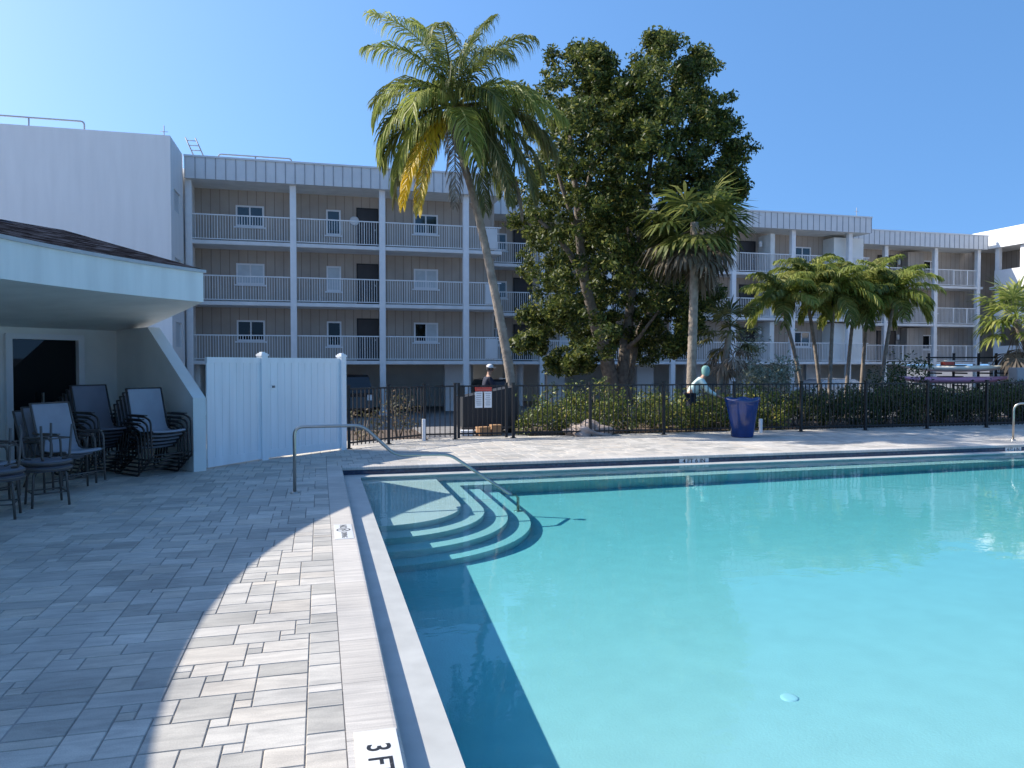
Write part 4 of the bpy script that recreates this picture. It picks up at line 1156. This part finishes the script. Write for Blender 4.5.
# hedge shrubs
def shrub_mesh(w_, h_, mat, n_cl=14, per=520, size=.085, stems=True):
    c = []; r = []
    for k in range(n_cl):
        a = random.random() * 2 * PI; q = math.sqrt(random.random()) * w_ * .42; z = h_ * random.uniform(.18, .86)
        c.append((math.cos(a) * q, math.sin(a) * q, z)); r.append(random.uniform(.16, .27) * w_)
    for k in range(int(n_cl * .6)):   # sprigs
        a = random.random() * 2 * PI; q = math.sqrt(random.random()) * w_ * .5
        c.append((math.cos(a) * q, math.sin(a) * q, h_ * random.uniform(.8, 1.05))); r.append(.07)
    return leaf_cloud(c, r, per / (w_ ** .5), size, .9, .3)
def shrub(name, label, loc, w_, h_, mat, group=None, **kw):
    t = thing(name, label, 'shrub', loc, random.random() * 6, group)
    Q, rn = shrub_mesh(w_, h_, mat, **kw); quads_obj('foliage', Q, rn, M[mat], t)
    for k in range(3):
        a = 2 * PI * k / 3; m = MB(); m.tube([(0.03 * math.cos(a), .03 * math.sin(a), -.05), (w_ * .2 * math.cos(a), w_ * .2 * math.sin(a), h_ * .7)], [.02, .008], 5); m.build('stem', M['bark'], t)
    return t
pa = [shrub('hedge_shrub', 'x', (0, 0, 0), 1.15, 1.02, 'leaf_hedge', n_cl=18, per=1300) for _ in range(3)]
pb = [shrub('hedge_shrub', 'x', (0, 0, 0), 1.25, 1.12, 'leaf_dhedge', n_cl=20, per=1300) for _ in range(3)]
used = set()
def place(protos_, loc, s, label, group):
    k = random.randrange(3); o = protos_[k]
    if id(o) in used: o = copy_tree(o)
    else: used.add(id(o))
    o.location = loc; o.scale = (s, s, s * random.uniform(.9, 1.1)); o.rotation_euler = (0, 0, random.random() * 6.28)
    tag(o, label, 'shrub', group)
x = 4.95
while x < 11.9:
    place(pa, (x, 17.15 + random.uniform(-.1, .1), -.04), random.uniform(.82, 1.05), 'yellow green leafy hedge shrub behind the black fence left of and behind the blue planter', 'yellow green hedge shrubs')
    if random.random() < .75: place(pa, (x + .3, 18.3, -.04), random.uniform(.85, 1.1), 'yellow green leafy hedge shrub behind the black fence left of and behind the blue planter', 'yellow green hedge shrubs')
    x += random.uniform(.72, .95)
while x < 29:
    place(pb, (x, 16.95 + random.uniform(-.1, .1), -.04), random.uniform(.88, 1.02), 'dark green leafy hedge shrub behind the right half of the black fence', 'dark green hedge shrubs')
    place(pb, (x + .4, 18.0, -.04), random.uniform(.88, 1.02), 'dark green leafy hedge shrub behind the right half of the black fence', 'dark green hedge shrubs')
    x += random.uniform(.8, 1.05)
shrub('sparse_shrub', 'loose thin shrub with dry stems behind the short angled fence', (1.75, 17.3, -.04), 1.35, 1.15, 'leaf_dry', n_cl=16, per=330)
shrub('sparse_shrub', 'low dry shrub beside the white fence end post', (.9, 16.5, -.04), .9, .7, 'leaf_dry', n_cl=12, per=420)
b_ = at(768, 364, 25); shrub('silver_shrub', 'tall silvery grey green shrub beside the feathery palms', (b_.x, b_.y, G), 2.2, 3.6, 'leaf_silver', n_cl=26, per=900, size=.13)
b_ = at(905, 364, 22.5); shrub('dark_shrub', 'dark bushy shrub at the right end of the palm clump in front of the boats', (b_.x, b_.y, -.05), 1.9, 2.0, 'leaf_dhedge', n_cl=26, per=620, size=.11)
b_ = at(595, 364, 19); shrub('croton_shrub', 'shrub with yellow and orange leaves at the foot of the dark tree', (b_.x, b_.y, -.05), 1.6, 1.4, 'leaf_hedge', n_cl=18, per=700)

# boulder
bm = bmesh.new(); bmesh.ops.create_icosphere(bm, subdivisions=4, radius=.5)
for v in bm.verts:
    n_ = v.co.normalized(); k = 1 + .18 * math.sin(n_.x * 5 + 1) * math.cos(n_.y * 4) + .1 * math.sin(n_.z * 9 + n_.x * 7) + random.uniform(-.03, .03)
    v.co = Vector((v.co.x * 1.15 * k, v.co.y * .8 * k, max(-.1, v.co.z * .55 * k + .1)))
me = bpy.data.meshes.new('boulder'); bm.to_mesh(me); bm.free(); me.materials.append(M['rock'])
for p in me.polygons: p.use_smooth = True
o = bpy.data.objects.new('boulder', me); COL.objects.link(o); o.location = (6.2, 16.62, -.05)
tag(o, 'rough pale brown boulder just behind the black fence', 'boulder')
# ---------------------------------------------------------------- patio furniture
M['sling'] = plain('sling', (.33, .34, .38), .75, var=.1, bump=.15, bscale=300)
M['sling_dark'] = plain('sling_dark', (.15, .15, .18), .75, var=.1)
M['frame_dark'] = plain('frame_dark', (.025, .021, .02), .4)
M['frame_taupe'] = plain('frame_taupe', (.11, .095, .085), .4)

def sling_chair(kind='light'):
    """high backed sling armchair, facing local +x"""
    fm = M['frame_taupe'] if kind == 'light' else M['frame_dark']; sm_ = M['sling'] if kind != 'dark' else M['sling_dark']
    t = thing('sling_chair', 'x', 'chair')
    W2 = .27
    # sling: seat curving up into the back
    prof = [(.26, .425), (.24, .445), (.15, .44), (0, .42), (-.12, .415), (-.20, .44), (-.25, .52), (-.29, .65), (-.34, .82), (-.385, .97), (-.405, 1.03), (-.42, 1.04)]
    m = MB(); n_ = len(prof); vs = []
    for y in np.linspace(-W2 + .02, W2 - .02, 7):
        for (x, z) in prof:
            sag = -.018 * (1 - (y / W2) ** 2)
            vs.append((x + (-sag * .0 if z < .5 else -.0 + sag * .6), y, z + (sag if z < .5 else 0)))
    fs = [(i * n_ + k, i * n_ + k + 1, (i + 1) * n_ + k + 1, (i + 1) * n_ + k) for i in range(6) for k in range(n_ - 1)]
    m._add(vs, fs, 0, True)
    vs2 = [(x - .008, y, z - .01) for x, y, z in vs]; m._add(vs2, [f[::-1] for f in fs], 0, True)
    m.build('sling', sm_, t)
    for s_ in (-1, 1):
        y = s_ * W2
        m = MB(); m.tube(smooth([(.27, y, .43), (.0, y, .41), (-.21, y, .425), (-.30, y, .68), (-.42, y, 1.05)], .12), .013, 8); m.build('side_frame', fm, t)
        y = s_ * (W2 + .035)
        m = MB(); m.tube(smooth([(.24, y, .0), (.22, y, .60), (.18, y, .655), (-.10, y, .645), (-.31, y, .66)], .09), .014, 8)
        m.build('front_leg', fm, t)
        m = MB(); m.tube(smooth([(-.34, y, 0), (-.12, y, .40), (-.08, y, .63)], .08), .013, 8); m.build('rear_leg', fm, t)
        m = MB(); m.obox((.04, y, .668), (1, 0, 0), (0, 1, 0), (0, 0, 1), .30, .045, .016); m.build('armrest', fm, t)
    for (x, z) in ((.2, .40), (-.19, .40)):
        m = MB(); m.tube([(x, -W2 - .035, z), (x, W2 + .035, z)], .011, 6); m.build('crossbar', fm, t)
    m = MB(); m.tube([(-.42, -W2, 1.045), (-.42, W2, 1.045)], .012, 6); m.build('top_bar', fm, t)
    m = MB(); m.tube([(.235, -W2 - .035, .13), (.235, W2 + .035, .13)], .010, 6); m.build('stretcher', fm, t)
    return t
def sled_chair(sl_mat='sling'):
    """high backed sling armchair on dark sled runners"""
    t = thing('sling_chair', 'x', 'chair'); fm = M['frame_dark']; W2 = .28
    prof = [(.27, .43), (.25, .45), (.14, .44), (0, .42), (-.13, .415), (-.21, .44), (-.26, .52), (-.30, .66), (-.345, .83), (-.385, .98), (-.40, 1.04), (-.415, 1.05)]
    m = MB(); n_ = len(prof); vs = [(x, y, z - (.018 * (1 - (y / W2) ** 2) if z < .5 else 0)) for y in np.linspace(-W2 + .02, W2 - .02, 7) for (x, z) in prof]
    fs = [(i * n_ + k, i * n_ + k + 1, (i + 1) * n_ + k + 1, (i + 1) * n_ + k) for i in range(6) for k in range(n_ - 1)]
    m._add(vs, fs, 0, True); m._add([(x - .008, y, z - .01) for x, y, z in vs], [f[::-1] for f in fs], 0, True)
    m.build('sling', M[sl_mat], t)
    for s_ in (-1, 1):
        y = s_ * W2
        m = MB(); m.tube(smooth([(.28, y, .43), (.0, y, .41), (-.22, y, .425), (-.31, y, .68), (-.42, y, 1.06)], .12), .014, 8); m.build('side_frame', fm, t)
        y = s_ * (W2 + .04)
        m = MB(); m.tube(smooth([(-.30, y, .66), (.16, y, .65), (.30, y, .60), (.33, y, .016), (-.36, y, .016), (-.27, y, .40), (-.24, y, .60)], .07), .015, 8); m.build('runner', fm, t)
        m = MB(); m.obox((.0, y, .672), (1, 0, 0), (0, 1, 0), (0, 0, 1), .36, .05, .02); m.build('armrest', fm, t)
    for (x, z) in ((.22, .40), (-.19, .40), (.31, .09)):
        m = MB(); m.tube([(x, -W2 - .04, z), (x, W2 + .04, z)], .012, 6); m.build('crossbar', fm, t)
    m = MB(); m.tube([(-.42, -W2, 1.055), (-.42, W2, 1.055)], .013, 6); m.build('top_bar', fm, t)
    return t
def stack(proto, x, y, rz, n_, dz, dx, labels, group):
    f = Vector((math.cos(rz), math.sin(rz), 0))
    for k in range(n_):
        o = proto if k == 0 else copy_tree(proto)
        o.location = Vector((x, y, 0)) + f * dx * k + Vector((0, 0, dz * k)); o.rotation_euler = (0, 0, rz)
        tag(o, labels[k], 'chair', group)
RZ1 = R(-48)
stack(sled_chair(), -2.58, 12.52, RZ1, 5, .062, .085,
      ['bottom sled chair of the stack beside the wing wall', 'second lowest sled chair of the stack beside the wing wall', 'middle sled chair of the stack beside the wing wall', 'second highest sled chair of the stack beside the wing wall', 'topmost sled chair with pale sling seat, stack beside the wing wall'], 'dark framed sling chairs stacked by the wing wall')
stack(sled_chair('sling_dark'), -3.42, 12.62, R(-42), 6, .06, .085,
      ['bottom dark sling chair of the rear stack against the wall', 'second lowest dark sling chair of the rear stack against the wall', 'third lowest dark sling chair of the rear stack against the wall', 'third highest dark sling chair of the rear stack against the wall', 'second highest dark sling chair of the rear stack against the wall', 'topmost dark sling chair of the rear stack against the wall'], 'dark sling chairs in the rear stack')
stack(sling_chair(), -3.47, 11.25, R(-38), 3, .055, .17,
      ['rear pale sling chair nested behind two others in front of the glass door', 'middle pale sling chair of the nested three in front of the glass door', 'front pale sling armchair with bronze legs in front of the glass door'], 'pale sling chairs nested by the glass door')
stack(sling_chair(), -4.1, 10.35, R(-30), 2, .055, .16,
      ['rear pale sling chair at the left frame edge behind the stools', 'front pale sling chair at the left frame edge behind the stools'], 'pale sling chairs at the left edge')

def stool(label, loc, rz, flip=False, g='low patio stools stacked at the left'):
    t = thing('patio_stool', label, 'stool', loc, rz, g); fm = M['frame_taupe']
    m = MB()
    m.lathe([(0, .475), (.2, .478), (.245, .47), (.26, .45), (.26, .425), (.24, .415), (.0, .425)], n=28); m.build('seat', M['sling_dark'], t)
    m = MB(); m.tube([(.262 * math.cos(2 * PI * k / 28), .262 * math.sin(2 * PI * k / 28), .445) for k in range(29)], .016, 8, cap=False); m.build('rim', fm, t)
    for k in range(4):
        a = PI / 4 + k * PI / 2; c, s_ = math.cos(a), math.sin(a)
        m = MB(); m.tube(smooth([(.16 * c, .16 * s_, .41), (.235 * c, .235 * s_, .40), (.27 * c, .27 * s_, 0)], .06), .014, 8); m.build('leg', fm, t)
    m = MB(); m.tube([(.245 * math.cos(PI / 4 + k * PI / 2), .245 * math.sin(PI / 4 + k * PI / 2), .16) for k in range(5)], .009, 6); m.build('stretcher', fm, t)
    if flip: t.rotation_euler = (PI, 0, rz); t.location = (loc[0], loc[1], loc[2] + .478)
    return t
stool('upright round patio stool with an upside down stool on it, beside the front pale chair', (-3.16, 9.98, 0), .5)
stool('upside down patio stool with legs in the air, beside the front pale chair', (-3.16, 9.98, .48), .9, True)
stool('upright round patio stool at the left frame edge', (-3.42, 9.25, 0), .2)
stool('upside down patio stool with legs in the air at the left frame edge', (-3.42, 9.25, .48), .6, True)

# ---------------------------------------------------------------- behind the fence
tarp = plain('tarpaulin', (.022, .024, .028), .6, bump=.4, bscale=9)
ct_ = thing('service_cart', 'dark covered service cart with a sloping top parked behind the pool gate', 'cart', (4.05, 18.0, 0))
m = MB()
prof = [(-.72, .16), (.66, .16), (.66, 1.14), (-.45, .93), (-.72, .88)]
vs = [(x, -.4, z) for x, z in prof] + [(x, .4, z) for x, z in prof]
m._add(vs, [(0, 1, 2, 3, 4), (9, 8, 7, 6, 5)] + [(i, (i + 1) % 5, 5 + (i + 1) % 5, 5 + i) for i in range(5)]); m.build('cover', tarp, ct_)
m = MB(); m.box(-.74, .68, -.42, .42, .11, .158); m.build('chassis', M['frame_taupe'], ct_)
for sx_1 in (-.5, .45):
    for sy_ in (-.36, .36):
        m = MB(); m.tube([(sx_1, sy_ - .025, .075), (sx_1, sy_ + .025, .075)], .075, 16); m.build('wheel', M['dark'], ct_)
card = plain('cardboard', (.42, .24, .12), .85)
for i, (x, y, sx_1, sz, lab, mt) in enumerate(((3.72, 17.1, .28, .2, 'small orange brown cardboard box on the ground behind the gate, left one', card), (4.04, 17.15, .24, .24, 'small orange brown cardboard box on the ground behind the gate, right one', card), (3.36, 17.2, .3, .12, 'low white bin lying behind the gate beside the boxes', M['white_paint']))):
    t = thing('storage_box', lab, 'box', (x, y, 0), random.uniform(-.2, .2))
    m = MB(); m.bbox(-sx_1 / 2, sx_1 / 2, -.12, .12, 0, sz, .008); m.build('body', mt, t)
    m = MB(); m.bbox(-sx_1 / 2 - .005, sx_1 / 2 + .005, -.125, .125, sz - .03, sz + .004, .004); m.build('lid', mt, t)

# boats on a rack
def boat(name, label, loc, rz, mat, L_=3.6, W_=.62, H_=.3):
    t = thing(name, label, 'kayak', loc, rz, 'kayaks lying on the rack'); m = MB(); ns = 22; nr = 14; vs = []
    for i in range(ns + 1):
        s = -1 + 2 * i / ns; w_ = W_ / 2 * max(.02, (1 - abs(s) ** 2.4)); rise = .12 * abs(s) ** 3
        for k in range(nr):
            a = 2 * PI * k / nr; z = math.sin(a); z = z * (H_ / 2) * (.55 if z > 0 else .9) * max(.08, 1 - abs(s) ** 3)
            vs.append((s * L_ / 2, math.cos(a) * w_, z + rise + H_ / 2))
    fs = [(i * nr + k, i * nr + (k + 1) % nr, (i + 1) * nr + (k + 1) % nr, (i + 1) * nr + k) for i in range(ns) for k in range(nr)]
    m._add(vs, fs, 0, True); m.build('hull', mat, t)
    m = MB(); m.tube([(.42 * math.cos(a) - .1, .19 * math.sin(a), H_ * .78) for a in np.linspace(0, 2 * PI, 25)], .02, 6, cap=False); m.build('cockpit_rim', M['dark'], t)
    return t
pink = plain('pink_hull', (.72, .34, .48), .35); whh = plain('white_hull', (.78, .72, .60), .35); orange = plain('orange_hull', (.55, .16, .08), .4)
rk0 = at(960, 364, 25.2); rk = thing('boat_rack', 'dark metal rack holding kayaks behind the fence at the right', 'rack', (rk0.x, rk0.y, -.05))
dR = Vector((.968, -.25, 0)); rza = math.atan2(dR.y, dR.x); rk.rotation_euler = (0, 0, rza)
for x in (-.85, .0, .85, 1.45):
    m = MB(); m.obox((x, .35, 1.05), (1, 0, 0), (0, 1, 0), (0, 0, 1), .06, .06, 2.1); m.build('upright', M['black_metal'], rk)
    for z in (1.0, 1.42):
        m = MB(); m.obox((x, .0, z), (1, 0, 0), (0, 1, 0), (0, 0, 1), .05, .8, .05); m.build('arm', M['black_metal'], rk)
m = MB(); m.obox((.3, .35, 1.95), (1, 0, 0), (0, 1, 0), (0, 0, 1), 2.5, .05, .05); m.build('beam', M['black_metal'], rk)
def rkp(x, y, z): return Vector((rk0.x, rk0.y, -.05)) + dR * x + Vector((.25, .968, 0)) * y + Vector((0, 0, z))
boat('kayak', 'white kayak on the upper arms of the rack', rkp(-.15, -.05, 1.447), rza, whh, 4.1)
boat('kayak', 'pink kayak on the lower arms of the rack', rkp(-.25, -.05, 1.04), rza, pink, 4.3, H_=.34)
ep = rkp(-.45, .9, 0)
t = thing('utility_box', 'grey utility cabinet at the right frame edge behind the fence', 'cabinet', (at(1022, 364, 23).x, at(1022, 364, 23).y, -.05), rza)
m = MB(); m.bbox(-.28, .28, -.2, .2, .0, 1.62, .015); m.build('cabinet', plain('grey_cabinet', (.30, .31, .32), .5), t)
m = MB(); m.box(-.25, .25, -.21, -.2005, .6, 1.55); m.build('door', plain('grey_door', (.36, .37, .38), .5), t)
t = thing('cooler_box', 'small red and white cooler standing on the upper kayak', 'cooler', rkp(-.45, -.05, 1.70), rza)
m = MB(); m.bbox(-.17, .17, -.12, .12, -.06, .10, .02); m.build('body', plain('cooler_red', (.5, .07, .04), .4), t)
m = MB(); m.bbox(-.18, .18, -.13, .13, .102, .15, .02); m.build('lid', whh, t)

# parked cars under the first block
def car(label, loc, rz, paint, L_=4.7, W_=1.9, H_=1.85):
    t = thing('parked_car', label, 'car', loc, rz); h = H_
    prof = [(-L_ / 2, .45), (-L_ / 2 + .05, .95), (-L_ / 2 + .35, 1.12), (-L_ / 2 + .75, h - .1), (-L_ / 2 + 1.1, h), (L_ / 2 - 1.75, h), (L_ / 2 - 1.05, 1.15), (L_ / 2 - .15, 1.0), (L_ / 2, .75), (L_ / 2, .35), (-L_ / 2, .35)]
    n_ = len(prof); m = MB(); vs = []
    for y, ins in ((-W_ / 2, 0), (W_ / 2, 0)):
        for x, z in prof: vs.append((x, y * (1 - .12 * max(0, (z - 1.1)) / .7), z))
    m._add(vs, [tuple(range(n_)), tuple(range(n_, 2 * n_))[::-1]] + [(i, (i + 1) % n_, n_ + (i + 1) % n_, n_ + i) for i in range(n_)])
    m.build('body', paint, t)
    for s_ in (-1, 1):
        m = MB(); y = s_ * (W_ / 2 - .03)
        m._add([(-L_ / 2 + .75, y * .985, 1.15), (L_ / 2 - 1.25, y * .985, 1.15), (L_ / 2 - 1.8, y * .9, h - .12), (-L_ / 2 + 1.0, y * .9, h - .12), (-L_ / 2 + .75, y * 1.02, 1.15), (L_ / 2 - 1.25, y * 1.02, 1.15), (L_ / 2 - 1.8, y * .94, h - .12), (-L_ / 2 + 1.0, y * .94, h - .12)], [(0, 1, 2, 3), (7, 6, 5, 4), (0, 4, 5, 1), (1, 5, 6, 2), (2, 6, 7, 3), (3, 7, 4, 0)]); m.build('side_window', M['glass_dark'], t)
        for x in (-L_ / 2 + .9, L_ / 2 - .95):
            m = MB(); m.tube([(x, s_ * (W_ / 2 - .2), .36), (x, s_ * (W_ / 2 + .01), .36)], .36, 24); wh = m.build('wheel', M['dark'], t)
            m = MB(); m.tube([(x, s_ * (W_ / 2 + .0), .36), (x, s_ * (W_ / 2 + .02), .36)], .21, 20); m.build('rim', M['steel'], wh)
        m = MB(); m.box(-L_ / 2 + 1.1, L_ / 2 - 1.9, s_ * .62 - .02, s_ * .62 + .02, h + .03, h + .06); m.build('roof_rail', M['steel'], t)
        m = MB(); m.box(-L_ / 2 - .01, -L_ / 2 + .06, s_ * .78 - .1, s_ * .78 + .1, .8, 1.05); m.build('tail_light', M['wing_white'], t)
        m = MB(); m.box(L_ / 2 - .12, L_ / 2 + .005, s_ * .7 - .17, s_ * .7 + .17, .76, .9); m.build('headlight', M['wing_white'], t)
    m = MB(); m._add([(L_ / 2 - 1.16, -.75, 1.2), (L_ / 2 - 1.16, .75, 1.2), (L_ / 2 - 1.72, .68, h - .04), (L_ / 2 - 1.72, -.68, h - .04)], [(0, 1, 2, 3)]); o = m.build('windscreen', M['glass_dark'], t); o.location = (.02, 0, .01)
    return t
car('black estate car parked under the apartment block behind the white fence', (1.35, 36.9, G), PI * .5 + .04, plain('black_paint', (.012, .012, .014), .15, spec=.7), H_=1.95)
car('dark car parked under the middle block behind the gate', (9.5, 41.5, G), PI * .5, plain('dark_paint', (.03, .035, .045), .15, spec=.7), H_=1.6)
car('pale silver car parked behind the feathery palms', (30.2, 38.6, G), .0, plain('silver_paint', (.4, .41, .42), .2, .4), H_=1.55)

# ---------------------------------------------------------------- people
skin = plain('skin', (.42, .25, .17), .6)
def skinned(name, pts, edges, radii, mat, parent, sub=2):
    me = bpy.data.meshes.new(name); me.from_pydata(pts, edges, []); o = bpy.data.objects.new(name, me); COL.objects.link(o)
    o.parent = parent
    md = o.modifiers.new('skin', 'SKIN'); md.use_smooth_shade = True
    sv = me.skin_vertices[0].data
    for i, r in enumerate(radii): sv[i].radius = (r, r) if not isinstance(r, tuple) else r
    sv[0].use_root = True
    sb = o.modifiers.new('sub', 'SUBSURF'); sb.levels = sub; sb.render_levels = sub
    me.materials.append(mat)
    # evaluate to plain geometry
    bpy.context.view_layer.update(); dg = bpy.context.evaluated_depsgraph_get()
    m2 = bpy.data.meshes.new_from_object(o.evaluated_get(dg)); o.modifiers.clear(); o.data = m2
    m2.materials.clear(); m2.materials.append(mat)
    for p in m2.polygons: p.use_smooth = True
    return o
def person(label, loc, rz, lean, top_mat, leg_mat, hood=None, cap=None, arms=((.28, -.24), (.28, .24))):
    """lean: forward bend of the trunk in radians; faces local +x"""
    t = thing('person', label, 'person', loc, rz)
    hip = Vector((0, 0, .93)); f = Vector((math.sin(lean), 0, math.cos(lean)))
    sh = hip + f * .48; nk = sh + f * .08 + Vector((.02, 0, 0)); hd = nk + Vector((.07 * math.sin(lean) + .03, 0, .15))
    P = [hip, hip + f * .22, sh - f * .02, nk, hd - Vector((0, 0, .03)), hd + Vector((0, 0, .09))]
    Rr = [.135, .125, .14, .055, .085, .07]; Ed = [(0, 1), (1, 2), (2, 3), (3, 4), (4, 5)]
    hands = []
    for s_, (ax, ay) in zip((-1, 1), arms):
        i = len(P); shp = sh + Vector((0, s_ * .18, -.02)); el = shp + Vector((.10 + ax * .3, s_ * .05, -.27)); wr = el + Vector((ax * .8, -s_ * .02, -.12)); hn = wr + Vector((.07, 0, -.03))
        P += [shp, el, wr, hn]; Rr += [.065, .045, .03, (.04, .022)]; Ed += [(2, i), (i, i + 1), (i + 1, i + 2), (i + 2, i + 3)]; hands.append(hn)
        for q, (dy, ln) in enumerate(((-.03, .055), (-.012, .07), (.008, .072), (.028, .06))):
            j = len(P); P += [hn + Vector((.04, dy, -.01)), hn + Vector((.04 + ln, dy * 1.15, -.04))]; Rr += [.010, .008]; Ed += [(i + 3, j), (j, j + 1)]
        j = len(P); P += [hn + Vector((.0, -s_ * .045, .0)), hn + Vector((.045, -s_ * .06, -.015))]; Rr += [.011, .009]; Ed += [(i + 3, j), (j, j + 1)]
    for s_ in (-1, 1):
        i = len(P); P += [hip + Vector((0, s_ * .1, -.06)), Vector((.03, s_ * .11, .5)), Vector((-.01 - .03 * s_, s_ * .11, .09)), Vector((.13 - .03 * s_, s_ * .12, .035))]
        Rr += [.10, .065, .045, .04]; Ed += [(0, i), (i, i + 1), (i + 1, i + 2), (i + 2, i + 3)]
    skinned('body', [tuple(p) for p in P], Ed, Rr, skin, t)
    # shirt with sleeves
    P2 = [hip + Vector((0, 0, -.04)), hip + f * .22, sh - f * .02, sh + f * .04]; R2 = [.16, .15, .165, .09]; E2 = [(0, 1), (1, 2), (2, 3)]
    for s_, (ax, ay) in zip((-1, 1), arms):
        i = len(P2); shp = sh + Vector((0, s_ * .18, -.02)); el = shp + Vector((.10 + ax * .3, s_ * .05, -.27)); wr = el + Vector((ax * .74, -s_ * .02, -.11))
        P2 += [shp, el, wr]; R2 += [.085, .065, .045]; E2 += [(2, i), (i, i + 1), (i + 1, i + 2)]
    skinned('sweatshirt', [tuple(p) for p in P2], E2, R2, top_mat, t)
    P3 = [hip]; R3 = [.15]; E3 = []
    for s_ in (-1, 1):
        i = len(P3); P3 += [hip + Vector((0, s_ * .1, -.06)), Vector((.03, s_ * .11, .5)), Vector((-.01 - .03 * s_, s_ * .11, .08))]; R3 += [.115, .085, .065]; E3 += [(0, i), (i, i + 1), (i + 1, i + 2)]
    skinned('trousers', [tuple(p) for p in P3], E3, R3, leg_mat, t)
    # face: nose, eyes, mouth
    m = MB(); m.tube([hd + Vector((.075, 0, .05)), hd + Vector((.105, 0, .015)), hd + Vector((.08, 0, .005))], [.01, .016, .01], 8); m.build('nose', skin, t)
    for s_ in (-1, 1):
        m = MB(); m.lathe([(0, -.01), (.011, 0), (0, .01)], c=hd + Vector((.082, s_ * .032, .045)), n=10); m.build('eye', M['dark'], t)
        m = MB(); m.lathe([(0, -.03), (.014, -.01), (.016, .012), (0, .03)], c=hd + Vector((0, s_ * .085, .025)), n=10); m.build('ear', skin, t)
    m = MB(); m.tube([hd + Vector((.078, -.025, -.025)), hd + Vector((.085, 0, -.028)), hd + Vector((.078, .025, -.025))], .006, 6); m.build('mouth', red, t)
    if hood:
        m = MB(); c = hd + Vector((-.012, 0, .03)); vs = []; nn2 = 20
        m.lathe([(.075, -.15), (.10, -.11), (.116, -.05), (.12, .02), (.105, .08), (.06, .118), (0, .13)], c=c, n=22); m.v = [(c.x + (v[0] - c.x) * .9, c.y + (v[1] - c.y) * .9, v[2]) for v in m.v]; m.build('hood', hood, t)
        # opening is left by pushing the face forward
    if cap:
        m = MB(); m.lathe([(.1, .05), (.102, .08), (.085, .125), (.04, .15), (0, .155)], c=hd + Vector((-.005, 0, .01)), n=20); cp_ = m.build('cap', cap, t)
        m = MB(); m._add([hd + Vector(v) for v in ((.07, -.07, .062), (.17, -.045, .05), (.17, .045, .05), (.07, .07, .062), (.07, -.07, .07), (.17, -.045, .058), (.17, .045, .058), (.07, .07, .07))], [(0, 1, 2, 3), (7, 6, 5, 4), (0, 4, 5, 1), (1, 5, 6, 2), (2, 6, 7, 3), (3, 7, 4, 0)]); m.build('brim', cap, cp_)
    if not hood:
        m = MB(); m.lathe([(.092, -.04), (.096, .03), (.09, .07), (0, .1)], c=hd + Vector((-.018, 0, .02)), n=18); m.build('hair', M['dark'], t)
    return t
teal = plain('teal_cloth', (.20, .38, .34), .85, bump=.2, bscale=20); navy = plain('navy_cloth', (.015, .02, .04), .85)
p1 = at(690, 364, 19.4)
person('person in a pale turquoise hooded sweatshirt bending forward by the old fan palm', (p1.x, p1.y, -.05), rza - .15, .62, plain('pale_teal_cloth', (.58, .74, .68), .85), navy, hood=teal)
p2 = at(486, 364, 20.8)
person('person in dark clothes and a white cap behind the covered cart', (p2.x, p2.y, -.12), rza + .3, .12, navy, navy, cap=M['white_paint'])
